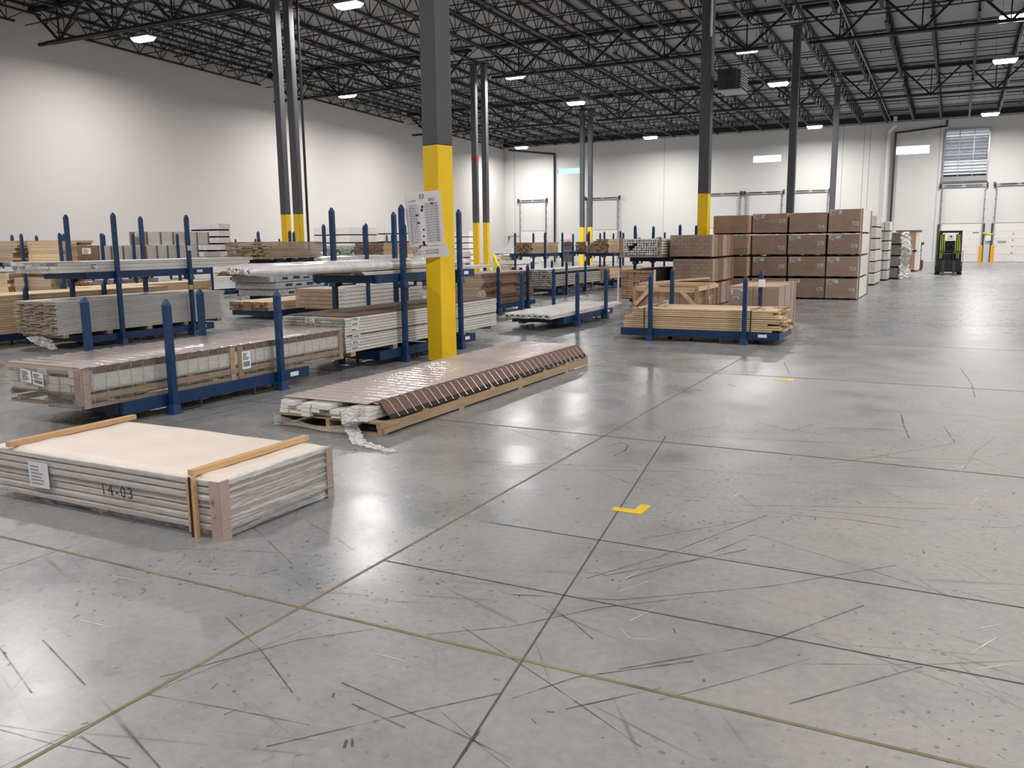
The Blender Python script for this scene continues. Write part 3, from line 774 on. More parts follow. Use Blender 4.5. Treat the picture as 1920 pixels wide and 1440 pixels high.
MB().box((x1-.20-cx-.004, -hy-.040, .0), (x1-.20-cx+.010, -hy-.034, zt)).build('strap', BLACK, t)
cb = MB().box((hx-.055, -hy-.026, .0), (hx+.022, -hy-.018, zt-.01)).box((hx+.016, -hy-.022, .0), (hx+.024, -hy+.05, zt-.01)); cb.build('corner_board', CARDM, t)
MB().box((hx+.016, hy-.05, .0), (hx+.024, hy+.01, zt-.02)).box((hx-.05, hy+.004, .0), (hx+.02, hy+.012, zt-.02)).build('corner_board', CARDM, t)
lettering(t, '14-03', .105, (x0+1.12-cx, -hy-.022, .155), FR, UPV, INK, shear=-.1, space=1.25)
lettering(t, '4', .05, (hx-.047, -hy-.0285, .21), FR, UPV, INKR); lettering(t, '4', .03, (hx-.03, -hy-.0285, .13), FR, UPV, INKR)
sheet(t, (x0+.42-cx, -hy-.021, .12), FR, UPV, .20, .17, 6, False, 'document_pouch', PAPERG, SEAM)
# ------------------------------------------------------------------ foreground: long film-banded bundle on a pallet
def long_pallet(t, x0, x1, y0, y1, h, z=0, side_boards=True):
    for xx in (x0+.02, (x0+x1)/2, x1-.02): piece('stringer', PAL_Y, t, (xx-.02, y0, z+.018), (xx+.02, y1, z+h-.018))
    nb = int((y1-y0)/.62)
    for k in range(nb+1):
        yy = y0+.05+(y1-y0-.1)*k/nb
        piece('deck_board', PAL_X, t, (x0, yy-.05, z+h-.018), (x1, yy+.05, z+h))
        if k % 2 == 0: piece('bottom_board', PAL_X, t, (x0, yy-.05, z), (x1, yy+.05, z+.018))
t = thing('wrapped_moulding_bundle', 'long low film-wrapped moulding bundle on a pallet on the open floor', 'bundle', (-4.97, 8.30, 0))
YA, YBn, XA, XB = -2.35, 2.42, -.57, .61        # local extents
long_pallet(t, XA, XB, YA, YBn, .125)
rg = random.Random(5)
for k in range(3):
    for j in range(10):
        if k == 2 and j in (2, 6, 7): continue
        xx = XA+.03+j*.1025; ex = rg.uniform(-.06, .04)
        piece('moulding', [WHITE2, WHITE], t, (xx, YA+ex, .128+k*.040), (xx+.097, YBn-.06+rg.uniform(-.04, .04), .128+k*.040+.036), 'Y')
prof = [(XA-.01, .13), (XA+.03, .262), (XA+.08, .272), (XB-.16, .272), (XB-.12, .264), (XB-.0, .128)]
def sweep(prof, y0, y1, ny, ridge=0, per=.14):
    mb = MB(); ns = len(prof)
    for j in range(ny+1):
        y = y0+(y1-y0)*j/ny; rz_ = ridge*abs(math.sin(PI*(y-y0)/per))
        for (x, z) in prof: mb.v.append((x + (rz_*.5 if x > .3 else 0), y, z+rz_))
    for j in range(ny):
        for i in range(ns-1):
            a_ = j*ns+i; mb.f.append((a_, a_+ns, a_+ns+1, a_+1)); mb.m.append(0)
    return mb
sweep([(p[0]*.995, p[1]-.006) for p in prof[:5]], YA+.12, YBn, 4).build('cardboard_cover', CARDM, t)
nb = 34
for k in range(nb):
    ya = YA+.16+(YBn-YA-.18)*k/nb; yb_ = ya+(YBn-YA-.18)/nb-.016
    mb = MB(); mb.quad([(XB-.165, ya, .2745), (XB-.118, ya, .266), (XB-.118, yb_, .266), (XB-.165, yb_, .2745)]); mb.quad([(XB-.118, ya, .266), (XB-.030, ya, .164), (XB-.030, yb_, .164), (XB-.118, yb_, .266)]); mb.quad([(XB-.030, ya, .164), (XB-.002, ya, .128), (XB-.002, yb_, .128), (XB-.030, yb_, .164)], 1)
    mb.build('cover_panel', [CARDBR, DARK], t)  # lowest face is near-black: shade of the gap put into the colour
    b_ = sweep([(p[0]+(.004 if p[0] > 0 else -.004), p[1]+.004) for p in prof], yb_+.001, yb_+.013, 1); b_.build('film_band', FILMB, t)
sweep(prof[1:4], YA+.04, YBn+.01, 560, .011, .14).build('stretch_film', FILMT, t, smooth=True)
MB().box((XB-.05, YA+.02, .02), (XB+.012, YA+.30, .065)).box((XB-.05, YA+.0, .07), (XB+.012, YA+.26, .115)).build('pallet_block', PAL_Y, t)
# film hanging open at the near end, its torn tail lying on the floor
def crumple(pts, widths, seed, amp, nl=40, nw=8):
    rg = random.Random(seed); mb = MB(); P_ = [Vector(p) for p in pts]
    for i in range(nl+1):
        f_ = i/nl*(len(P_)-1); k = min(int(f_), len(P_)-2); g = f_-k
        c = P_[k].lerp(P_[k+1], g); w = widths[k]*(1-g)+widths[k+1]*g; d = (P_[k+1]-P_[k]); d.z = 0
        n_ = Vector((-d.y, d.x, 0)); n_ = n_.normalized() if n_.length > 1e-4 else Vector((1,0,0))
        for j in range(nw+1):
            q = c + n_*(w*(j/nw-.5)) + Vector((rg.uniform(-1,1), rg.uniform(-1,1), rg.uniform(0,1)))*amp
            mb.v.append(tuple(q))
    for i in range(nl):
        for j in range(nw):
            a_ = i*(nw+1)+j; mb.f.append((a_, a_+1, a_+nw+2, a_+nw+1)); mb.m.append(0)
    return mb
q0 = Vector((-4.97, 8.30, 0))
a_ = fl(655, 815)-q0; b_ = fl(672, 832)-q0; c_ = fl(735, 850)-q0
crumple([(XB-.26, YA-.05, .25), (XB-.20, YA-.09, .13), (a_.x, a_.y+.03, .06), (b_.x, b_.y, .008), (c_.x, c_.y, .006)], [.22, .26, .12, .12, .09], 4, .014, 70, 14).build('film_tail', FILMH, t)
mb = MB(); nx = 30
for i in range(nx+1):
    u = i/nx; sag = .085*math.sin(PI*u)**.6
    for j in range(5):
        v = j/4; mb.v.append((XA+.0+(XB-XA-.22)*u, YA-.05+.03*math.sin(u*7), .02 + v*(.115-sag*.9) ))
for i in range(nx):
    for j in range(4):
        k = i*5+j; mb.f.append((k, k+5, k+6, k+1)); mb.m.append(0)
mb.build('loose_film', FILMH, t, smooth=True)

# ------------------------------------------------------------------ rack with the banded moulding bundle
rack('low blue rack in front holding the film-wrapped moulding bundle with paper labels', -7.50, 6.72, 0, 1.15)
X0, X1, Y0, Y1, Z0, ZT = -8.06, -6.99, 5.02, 8.78, .20, .585
t = thing('wrapped_moulding_bundle', 'film-wrapped moulding bundle with white sides and two end labels, on the low front rack', 'bundle', ((X0+X1)/2, (Y0+Y1)/2, Z0))
hx, hy, H = (X1-X0)/2, (Y1-Y0)/2, ZT-Z0
for xx in (-hx+.025, 0, hx-.025): piece('stringer', PAL_Y, t, (xx*.8-.022, -hy, .03), (xx*.8+.022, hy, .07))
for xx in (-hx+.012, hx-.012):
    piece('side_board', PAL_Y, t, (xx-.012, -hy, .0), (xx+.012, hy, .035)); piece('side_board', PAL_Y, t, (xx-.012, -hy, .07), (xx+.012, hy, .125))
for k in range(7):
    yy = -hy+.05+(2*hy-.1)*k/6; piece('deck_board', PAL_X, t, (-hx+.03, yy-.05, .125), (hx-.03, yy+.05, .143)); piece('bottom_board', PAL_X, t, (-hx, yy-.05, -.0), (hx, yy+.05, .018))
rg = random.Random(9)
for k in range(3):
    for j in range(7):
        if k == 2 and j in (1, 2, 4, 5): continue
        xx = -hx+.02+j*.148
        piece('carton', [CARDW, CARDW], t, (xx, -hy+rg.uniform(-.02, .012), .146+k*.07), (xx+.142, hy-.04, .146+k*.07+.066), 'Y')
piece('white_side', [WHITE2, CARDW], t, (hx-.020, -hy+.10, .165), (hx-.004, hy-.02, .315), 'Y')
piece('top_sheet', CARDM, t, (-hx, -hy, H-.022), (hx-.004, hy, H-.006))
MB().box((-hx, -hy-.012, H-.07), (hx-.1, -hy-.004, H-.006)).build('cover_flap', CARDM, t)
for k in range(26):
    yy = -hy+.12+(2*hy-.16)*k/26
    piece('cover_lip', CARDBR, t, (hx-.006, yy, H-.075), (hx+.002, yy+(2*hy-.16)/26-.008, H-.010))
    piece('film_band', FILMB, t, (hx+.001, yy-.006, .0), (hx+.004, yy-.0025, H-.02))
for yy in (-hy, -hy+1.80, -hy+1.92, hy-.09):
    MB().box((hx-.002, yy, .0), (hx+.010, yy+.07, H-.02)).build('corner_board', PAL_Y if yy > -hy else CARDM, t)
MB().box((hx-.09, -hy-.016, .03), (hx+.01, -hy-.006, H-.02)).build('corner_board', CARDM, t)
wrap_sheet(t, (-hx-.01, -hy-.03, .0), (1,0,0), (0,0,1), 2*hx+.03, H, FILM, .010, 30, 14, seed=5)
wrap_sheet(t, (hx+.004, -hy, .0), (0,1,0), (0,0,1), 2*hy, H, FILM, .004, 80, 10, seed=6)
sweep([(-hx-.005, H-.03), (-hx+.01, H+.001), (hx-.02, H+.001), (hx+.006, H-.012)], -hy-.01, hy, 330, .008, .145).build('stretch_film', FILMT, t, smooth=True)
sheet(t, (-hx+.26, -hy-.045, .225), (1,0,-.12), (.25,-.15,1), .155, .13, 6, False); sheet(t, (-hx+.44, -hy-.05, .205), (1,0,-.12), (.25,-.15,1), .155, .13, 3, True)
yl = atX(460, 680, X1).y - (Y0+Y1)/2
sheet(t, (hx+.012, yl-.06, .10), SIDE, UPV, .13, .20, 5, True)

# ------------------------------------------------------------------ left double rack with shiplap boards
XC = -13.29
rack('lower blue rack of the left double stack, under the white shiplap bundle', XC, 10.75, 0, UP, cap=False)
rack('upper blue rack of the left double stack, carrying long white trim', XC, 10.75, UP, 1.18)
bundle('board_bundle', 'tall bundle of white shiplap boards with raw brown ends on the left rack', 'lumber', -13.84, -12.80, 8.84, 12.45, DK, .80, 24, 8, WHT_Y, MDF_E, 'Y', .035, None, False, .009, .06)
t = thing('trim_bundle', 'long white trim boards sagging over the upper left rack', 'trim', (-13.3, 11.05, UP+DK))
rg = random.Random(2)
for k in range(3):
    for j in range(7):
        xx = -.52+j*.15
        o = piece('trim_board', [WHT_Y, WHITE], t, (xx, -2.15+rg.uniform(-.10, .10), .003+k*.058), (xx+.145, 2.2+rg.uniform(-.3, .1), .003+k*.058+.054), 'Y')
wrap_sheet(t, (-.55, -2.28, .0), (1,0,0), (0,0,1), 1.08, .18, FILMH, .02, 20, 8, seed=8)
MB().box((-.545, -2.2, .176), (.535, -1.7, .184)).build('wrap_fold', WRAPW, t)
sheet(t, (.535, -1.55, .05), SIDE, UPV, .16, .10, 3, False)
for xx, yy, zz, lab in ((.0, 0, 0, ''),):
    pass
# tags on posts
def post_tag(lab, p, w, h, m, r=FR):
    mb = MB().box((-w/2, -.004, -h/2), (w/2, 0, h/2)); o = mb.build('post_tag', m, None, p); tag(o, lab, 'tag'); return o
post_tag('yellow tag stuck on the right post of the left double rack', (atX(361, 538, -12.63).x+.02, atX(361, 538, -12.63).y-.05, atX(361, 538, -12.63).z), .10, .085, YTAG)
post_tag('crumpled white tag on the right post of the left double rack', (atX(358, 465, -12.63).x+.02, atX(358, 465, -12.63).y-.05, atX(358, 465, -12.63).z), .10, .09, PAPERG)
# film scraps hanging under the shiplap
q = crumple([(-13.3, 8.82, .22), (-13.05, 8.78, .12), (-12.85, 8.80, .03)], [.35, .3, .12], 12, .02, 24, 10)
tag(q.build('film_scrap', FILMH), 'torn clear film hanging below the shiplap bundle', 'film')
rack('blue rack at the left edge behind the shiplap rack, holding pine boards', -15.0, 10.2, 0, 1.0, plate=False)
bundle('board_bundle', 'pine board bundle behind the white shiplap, at the left edge', 'lumber', -15.5, -14.45, 8.3, 12.5, DK, .86, 16, 7, PINE_Y, PINE_E, 'Y', .04)

# ------------------------------------------------------------------ middle double rack next to the column
XC = -7.50
rack('lower blue rack behind the nearest column, holding labelled white bundles', XC, 10.84, 0, UP, cap=False)
rack('upper blue rack behind the nearest column, carrying white wrapped moulding', XC, 10.84, UP, 1.15, hps=(1.15, 1.13, 1.14, 1.12))
t = bundle('labelled_board_bundle', 'grey-white bundle of primed boards with barcode labels behind the nearest column', 'lumber', -8.04, -6.99, 8.84, 13.0, DK, .72, 12, 5, GRY_Y, GRY_E, 'Y', .012, None, True, .006, .06)
piece('top_sheet', CARD2, t, (-.53, -1.98, .522), (.525, 2.07, .528))
piece('gap_shade', DARK, t, (-.53, -2.05, .272), (.527, 2.07, .282))  # near-black strip painting the shade between the two stacked halves
for k, zz in enumerate((.085, .16, .235, .325, .40, .465)):
    sheet(t, (.529, -1.98+.02*(k % 3), zz), SIDE, UPV, .17, .05, 1, True)
sheet(t, (-.12, -2.10, .44), FR, UPV, .16, .065, 2, True)
# long wrapped rolls lying on the upper rack; each could be lifted off alone
rg = random.Random(21)
def roll_thing(lab, xc, y0, y1, z0, r, m=WRAPW, group='white wrapped moulding rolls'):
    t = thing('wrapped_roll', lab, 'wrapped moulding', (xc, (y0+y1)/2, z0), 0, group); L = (y1-y0)/2; mb = MB(); n = 14; seg = 26
    for s_ in range(seg+1):
        y = -L+2*L*s_/seg; e = min(1, (min(s_, seg-s_)+.45)/1.2); dz = 0
        for i in range(n):
            a_ = 2*PI*i/n; k = 1+.06*math.sin(5*a_+s_*.8)+rg.uniform(-.03, .03)
            mb.v.append((r*1.15*k*e*math.cos(a_), y, r+r*.98*k*e*math.sin(a_)*.95))
    for s_ in range(seg):
        for i in range(n):
            j = (i+1) % n; mb.f.append((s_*n+i, s_*n+j, s_*n+n+j, s_*n+n+i)); mb.m.append(0)
    mb.build('wrap', m, t, smooth=True)
    for e in (-1, 1):
        mb = MB()
        for i in range(9):
            a_ = rg.uniform(0, 2*PI); d = r*.55*math.sqrt(rg.random()); mb.cyl((d*math.cos(a_), e*(L+.02), r+d*math.sin(a_)), (d*math.cos(a_), e*(L-.1), r+d*math.sin(a_)), r*.16, n=6)
        mb.build('moulding_ends', WHITE, t)
    return t
bundle('board_bundle', 'thin layer of brown-edged boards under the white rolls on the middle rack', 'lumber', -7.98, -7.02, 9.3, 13.0, UP+DK, UP+DK+.045, 2, 6, WHT_Y, TAN_E, 'Y', .06)
for k in range(5):
    nm = ('nearest the aisle', 'second from the aisle', 'third from the aisle', 'fourth from the aisle', 'farthest from the aisle')[k]
    roll_thing('white wrapped moulding roll on the middle rack, ' + nm, -7.10-.195*k, 7.3+.12*k, 12.2+.1*k, UP+DK+.046, .072)

# ------------------------------------------------------------------ second row behind the middle rack
rack('lower blue rack behind the middle rack, holding brown-ended cartons', -12.6, 16.85, 0, UP, cap=False, plate=False)
rack('upper blue rack behind the middle rack, carrying a short row of white rolls', -12.6, 16.85, UP, 1.08, plate=False)
t = thing('carton_bundle', 'white-sided carton bundle with a brown gridded end, seen under the middle rack', 'carton bundle', (-12.6, 16.7, DK))
for k in range(5):
    for j in range(10): piece('carton_end', [CARDW, CARTON], t, (-.58+.116*j, -1.75, .06+.088*k), (-.58+.116*j+.106, 1.7, .06+.088*k+.078), 'Y')
for yy in (-1.4, 0, 1.4): piece('bearer', PAL_X, t, (-.58, yy-.05, 0), (.58, yy+.05, .06))
for k in range(6): sheet(t, (.582, -1.62+.02*k, .08+.072*k), SIDE, UPV, .09, .04, 1, True)
for k in range(4):
    nm = ('nearest the camera side', 'second of four', 'third of four', 'hidden deepest')[k]
    roll_thing('white wrapped roll on the rack behind the middle rack, ' + nm, -12.15-.2*k, 14.6+.2*k, 18.6, UP+DK, .075, group='white rolls on the rear rack')
bundle('board_bundle', 'low bundle of brown-ended mouldings with pale tops on a small cart', 'lumber', -14.75, -13.60, 14.5, 17.2, .20, .40, 3, 9, PINE_Y, BRN_E, 'Y', .05, None, True)
rack('low blue cart under the brown-ended mouldings', -14.2, 15.9, 0, .35, posts=(0,0,0,0), plate=False, wheels=False)

# ------------------------------------------------------------------ third row
xa, xb = atY(425, 475, 18.4).x, atY(503, 475, 18.4).x; YE = atX(604, 472, xb).y; print('YE', YE, xa, xb)
rack('lower blue rack below the tall tan bundle and left of the twin columns', (xa+xb)/2, 20.3, 0, UP, cap=False, plate=False)
rack('upper blue rack carrying the tan board bundle in front of the left column pair', (xa+xb)/2, 20.3, UP, 1.02, plate=False)
bundle('board_bundle', 'tan board bundle stacked high in front of the left column pair', 'lumber', xa, xb, 18.4, YE, UP+DK, 1.76, 9, 8, TAN_Y, TAN_E, 'Y', .06, None, False, .009, .03)
for k, (z0_, z1_) in enumerate(((.20, .40), (.41, .60), (.61, .80))):
    t = thing('wrapped_lumber_bundle', 'grey printed plastic-wrapped lumber pack, %s of three below the tan bundle' % ('lowest', 'middle one', 'topmost')[k], 'lumber', ((xa+xb)/2+.05, 21.0-.12*k, z0_), 0, 'grey wrapped lumber packs')
    w = (xb-xa)/2
    MB().box((-w,-2.3,0), (w,2.3,z1_-z0_)).build('wrap', WRAPG, t, bevel=.03)
    mb = MB()
    for j in range(9): 
        yy = -1.9+j*.45; hgt = random.uniform(.05, .09); mb.box((w, yy, .07), (w+.003, yy+random.uniform(.12, .3), .07+hgt))
    mb.build('print', INKB, t)
    for yy in (-1.6, 0, 1.6): piece('bearer', PAL_X, t, (-w, yy-.04, -.012), (w, yy+.04, 0))
bundle('board_bundle', 'dark brown boards lying on top of the grey wrapped packs', 'lumber', xa, xb-.1, 18.0, 21.5, .81, .93, 4, 7, BRN_Y, BRN_E, 'Y', .15)
# heavy pine timbers
xa2, xb2 = -19.5, -18.65
bundle('timber_bundle', 'pale knotty pine timbers on the floor behind the white shiplap rack', 'lumber', xa2, xb2, 13.8, 17.75, .0, .70, 3, 4, PINE_Y, PINE_E, 'Y', .15, None, True, .008, .06)

# ------------------------------------------------------------------ rear left rack row against the white wall
YR = 15.8
YR = 14.5
a, b, c, d = FY(53, 112, 452, 495, YR)
rack('rear left blue rack, lower, with tan boards showing between the decks', (a+b)/2, YR+.55, 0, UP, rz=PI/2, cap=False, plate=False)
rack('rear left blue rack, upper, carrying a pine bundle', (a+b)/2, YR+.55, UP, .98, rz=PI/2, plate=False)
bundle('board_bundle', 'pine board bundle with face grain toward the camera on the rear left rack', 'lumber', a, b, YR, YR+.5, UP+DK, d, 7, 3, PINE_X, PINE_X, 'X', .02)
a, b, c, d = FY(-50, 16, 452, 497, 15.2)
rack('leftmost rear blue rack, upper, cut by the left picture edge', (a+b)/2+.1, 16.2, UP, .98, plate=False)
rack('leftmost rear blue rack, lower, cut by the left picture edge', (a+b)/2+.1, 16.2, 0, UP, cap=False, plate=False)
bundle('board_bundle', 'board bundle with stepped ends at the left picture edge, upper level', 'lumber', a-.3, b+.35, 15.2, 17.6, UP+DK, d, 9, 6, TAN_Y, PINE_E, 'X', .25)
bundle('board_bundle', 'mixed boards at the left picture edge, lower level', 'lumber', a-.3, b+.2, 15.0, 17.4, DK, .95, 8, 5, PINE_X, PINE_E, 'X', .1)
a, b, c, d = FY(28, 96, 521, 556, YR)
bundle('board_bundle', 'tan panel bundle below the pine bundle on the rear left rack', 'lumber', a, b, YR, YR+.5, DK, d, 9, 3, TAN_Y, TAN_Y, 'X', .02)
# carton row with timber spacers
t = thing('carton_row', 'row of upright white cartons with wood spacers, brown label end to the left', 'carton row', (-20.6, 17.4, UP+DK))
piece('end_board', CARD2, t, (-1.15, -1.62, .0), (-.18, -1.58, .45)); sheet(t, (-.82, -1.63, .22), FR, UPV, .36, .16, 4, False)
yy = -1.58; nn = 9; wd = 3.45/nn
for k in range(nn):
    piece('carton', CARTONW, t, (-1.15, yy, .0), (-.16, yy+wd-.05, .44)); piece('spacer', CARD2, t, (-1.15, yy+wd-.05, .0), (-.15, yy+wd, .43)); yy += wd
rack('rear blue rack, upper, under the row of white cartons', -21.25, 17.6, UP, .98, plate=False)
rack('rear blue rack, lower, under the row of white cartons', -21.25, 17.6, 0, UP, cap=False, plate=False)
t = thing('carton_row', 'second row of upright cartons stacked on top of the first', 'carton row', (-21.05, 18.7, UP+DK+.45))
piece('end_board', CARD2, t, (-.62, -1.16, 0), (.1, -1.12, .38)); sheet(t, (-.35, -1.17, .24), FR, UPV, .3, .12, 2, False)
for k in range(5): piece('carton', CARTONW, t, (-.6, -1.1+.46*k, 0), (.12, -1.1+.46*k+.40, .38)); piece('spacer', CARD2, t, (-.6, -.7+.46*k, 0), (.13, -.65+.46*k, .37))
def carton_stack(lab, xl, xr, yt, yb, Y, nlev, dep, m, gapm=DARK, gap=.05, ncol=1, group=None, z0=None, labelm=False):
    a, b, c, d = FY(xl, xr, yt, yb, Y); c = c if z0 is None else z0
    t = thing('carton_stack', lab, 'carton stack', ((a+b)/2, Y+dep/2, c), 0, group); w = (b-a)/2; lh = (d-c)/nlev
    for k in range(nlev):
        for j in range(ncol):
            xx = -w+2*w*j/ncol; piece('carton', m, t, (xx+.01, -dep/2, lh*k+gap), (xx+2*w/ncol-.01, dep/2, lh*(k+1)))
            if labelm: sheet(t, (xx+2*w/ncol*.4, -dep/2-.003, lh*k+lh*.45), FR, UPV, 2*w/ncol*.3, lh*.25, 2, False)
        for j in range(3): piece('skid', gapm, t, (-w+.05+(2*w-.2)*j/2, -dep/2+.02, lh*k), (-w+.15+(2*w-.2)*j/2, dep/2-.02, lh*k+gap))
    return t
carton_stack('tall white film-wrapped stack of flat packs above the rear racks at left', 357, 412, 420, 489, 20.5, 5, .5, WRAPW, z0=UP+DK, ncol=1)
rack('blue rack, upper, under the tall white stack of flat packs', (atY(391, 450, 20.5).x), 21.9, UP, .6, plate=False)
rack('blue rack, lower, under the tall white stack of flat packs', (atY(391, 450, 20.5).x), 21.9, 0, UP, cap=False, plate=False)
a, b, c, d = FY(131, 168, 528, 553, 16.4)
bundle('board_bundle', 'short brown-ended boards on the lower rear rack beside the white carton', 'lumber', a, b, 16.4, 18.4, 0, d, 8, 8, PINE_Y, BRN_E, 'Y', .04)
carton_stack('white carton with two dark marks on the lower rear rack', 175, 212, 525, 560, 16.5, 1, 1.6, CARTONW, z0=DK, labelm=True)

# ------------------------------------------------------------------ far middle: wrapped packs in front of the side wall
carton_stack('far white stack of strapped flat packs left of the tall blue posts', 588, 656, 427, 500, 30, 7, 2.4, WHITE2, z0=0, ncol=3)
carton_stack('far white stack of strapped flat packs right of the tall blue posts', 707, 766, 424, 500, 30.5, 7, 2.4, WHITE2, z0=0, ncol=4)
a, b, c, d = FY(611, 668, 459, 484, 26)
t = thing('wrapped_lumber_bundle', 'grey plastic-wrapped lumber pack printed with green emblems, in the middle distance', 'lumber', ((a+b)/2, 27.5, c))
w = (b-a)/2
MB().box((-w,-1.5,0), (w,1.5,d-c)).build('wrap', WRAPG, t, bevel=.03)
for k in range(2):
    ox = -w+.03+k*w*1.0
    lettering(t, 'IDAHO\nTIMBER', .16, (ox, -1.506, .24), FR, UPV, INK, line=.85)
    ex = ox+w*.78
    MB().cyl((ex, -1.505, .2), (ex, -1.512, .2), .13, n=20).build('emblem', GREEN, t)
    mb = MB()
    mb.quad([(ex-.0, -1.514, .09), (ex+.06, -1.514, .09), (ex+.06, -1.514, .13), (ex, -1.514, .29)]); mb.quad([(ex-.09, -1.514, .12), (ex-.03, -1.514, .10), (ex-.03, -1.514, .25)])
    mb.build('emblem_mark', PAPER, t)
a2 = FY(600, 680, 484, 500, 26.1)
carton_stack('plain white packs below the printed lumber pack', 605, 668, 484.5, 535, 26.05, 4, 2.6, WHITE2, z0=0)
a, b, c, d = FY(665, 697, 455, 483, 24.5)
bundle('board_bundle', 'brown-ended board bundle high behind the white rolls', 'lumber', a, b+.5, 24.5, 27.5, UP+DK, d, 7, 6, PINE_Y, BRN_E, 'Y', .06)
rack('far blue rack, upper, below the brown-ended boards behind the white rolls', (a+b)/2+.25, 26, UP, .95, plate=False)
rack('far blue rack, lower, below the brown-ended boards behind the white rolls', (a+b)/2+.25, 26, 0, UP, cap=False, plate=False)
a, b, c, d = FY(700, 790, 457, 484, 28.6)
bundle('board_bundle', 'long pine bundle behind the hanging paper list', 'lumber', a+.3, b+.2, 28.6, 29.7, UP+DK, d, 4, 5, PINE_X, PINE_E, 'X', .08)
rack('far blue rack, upper, under the long pine bundle', (a+b)/2+.35, 29.15, UP, .95, rz=PI/2, plate=False)
rack('far blue rack, lower, under the long pine bundle', (a+b)/2+.35, 29.15, 0, UP, rz=PI/2, cap=False, plate=False)

# right of the nearest column
a, b, c, d = FY(838, 905, 513, 556, 17.2)
bundle('board_bundle', 'bundle of brown-edged boards with loose film, right of the nearest column', 'lumber', a, b, 17.2, 19.8, .22, d, 14, 3, TAN_Y, BRN_E, 'X', .06)
rack('low blue cart under the brown-edged boards right of the nearest column', (a+b)/2, 18.5, .02, 1.1, plate=False)
q = crumple([(b+.02, 17.1, .55), (b+.06, 17.05, .3), (b+.15, 17.0, .03)], [.15, .25, .4], 17, .03, 24, 10)
tag(q.build('film_scrap', FILMH), 'loose clear film beside the brown-edged boards', 'film')
carton_stack('white slatted stack just left of the red banded column', 851, 880, 434, 492, 41, 7, .6, WHITE2, z0=0, ncol=2)
carton_stack('low white packs at the foot of the red banded column', 843, 872, 472, 522, 30, 5, .5, WHITE2, z0=0)
a, b, c, d = FY(936, 966, 476, 509, 38.2)
for k in range(2):
    t = thing('wrapped_lumber_bundle', '%s black and white printed lumber pack right of the yellow wedge' % ('lower', 'upper')[k], 'lumber', ((a+b)/2, 39.7, d/2*k), 0, 'printed lumber packs')
    w = (b-a)/2; MB().box((-w,-1.5,.03), (w,1.5,d/2-.03)).build('wrap', WRAPW, t, bevel=.02)
    piece('bearer', PAL_X, t, (-w,-1.3,0), (w,-1.2,.03)); piece('bearer', PAL_X, t, (-w,1.2,0), (w,1.3,.03))
    for j in range(2):
        lettering(t, 'IDAHO\nTIMBER', .17, (-w+.12+j*w, -1.506, .36), FR, UPV, INK, line=.85)
        MB().cyl((-w+.78+j*w*.95, -1.503, .33), (-w+.78+j*w*.95, -1.51, .33), .1, n=14).build('emblem', INK, t)
carton_stack('grey flat packs with rolled edges far behind the yellow wedge', 926, 960, 466, 496, 42, 4, 1.5, WRAPG, z0=0)
X = atY(928, 515, 36.9).x
mb = MB(); mb.v = [(-.05,0,0),(.75,-.25,0),(.75,.15,0),(-.05,.25,0),(-.05,0,1.1),(-.02,.18,1.1),(.28,0,.35),(.28,.18,.35)]
mb.f = [(0,1,6),(0,6,4),(1,2,7,6),(6,7,5,4),(2,3,5,7),(0,4,5,3),(0,3,2,1)]; mb.m = [0]*7
tag(mb.build('column_guard', simple('bright_yellow', (.80,.62,.01), .4), None, (X, 36.8, 0)), 'bright yellow wedge guard at the foot of the twin columns', 'guard')

# ------------------------------------------------------------------ carts on the open floor
def low_cart(*a, **k): return rack(*a, **k)
rack('low blue cart with four posts holding flat white boards', -7.17, 16.35, .03, 1.06, wheels=False, plate=True)
t = thing('trim_bundle', 'flat layer of long white boards on the low cart in mid-floor', 'trim', (-7.17, 16.35, .03+DK))
rg = random.Random(31)
for k in range(2):
    for j in range(9):
        xx = -.54+j*.12; e0, e1 = rg.uniform(-.15, .1), rg.uniform(-.25, .35)
        b_ = piece('board', [WHT_Y, WHITE], t, (xx, -1.75+e0, .003+.042*k), (xx+.115, 1.75+e1, .003+.042*k+.038), 'Y')
mb = MB()
for j in range(9): mb.box((-.52+j*.12, -1.93, .05), (-.47+j*.12, -1.90, .07))
mb.build('end_print', INK, t)
rack('blue cart holding the bundle of thin white mouldings with round ends', -11.5, 25.75, .02, 1.03, wheels=False, plate=False)
t = thing('moulding_bundle', 'thick bundle of thin white mouldings, patterned ends facing the camera', 'moulding', (-11.5, 26.2, .02+DK))
mb = MB(); rg = random.Random(44)
for k in range(9):
    for j in range(18):
        xx = -.52+j*.058; zz = .10+k*.058
        if zz > .10+.058*8.5*(1-(abs(xx)/.62)**4): continue
        y0_ = -2.1+rg.uniform(-.05, .05); mb.box((xx, y0_, zz), (xx+.040, 2.1, zz+.034), 0, 'Y', 1)
        mb.box((xx+.008, y0_-.002, zz+.01), (xx+.024, y0_, zz+.022), 2)
mb.build('mouldings', [WHT_Y, WHITE, INK], t, kind='stuff')
piece('shade_core', DARK, t, (-.46, -1.9, .1), (.46, 2.0, .50))  # near-black filler that paints the shade between the mouldings
for k in range(6): piece('bearer', PAL_X, t, (-.53, -2.0+.78*k, .0), (.54, -1.9+.78*k, .10))
piece('base_board', PAL_Y, t, (-.55, -2.1, .075), (-.45, 2.1, .098)); piece('base_board', PAL_Y, t, (.45, -2.1, .075), (.545, 2.1, .098))
piece('end_stake', PAL_X, t, (.52, 2.0, .0), (.56, 2.1, .60)); piece('end_stake', PAL_X, t, (-.57, -2.12, .0), (-.53, -2.06, .5))
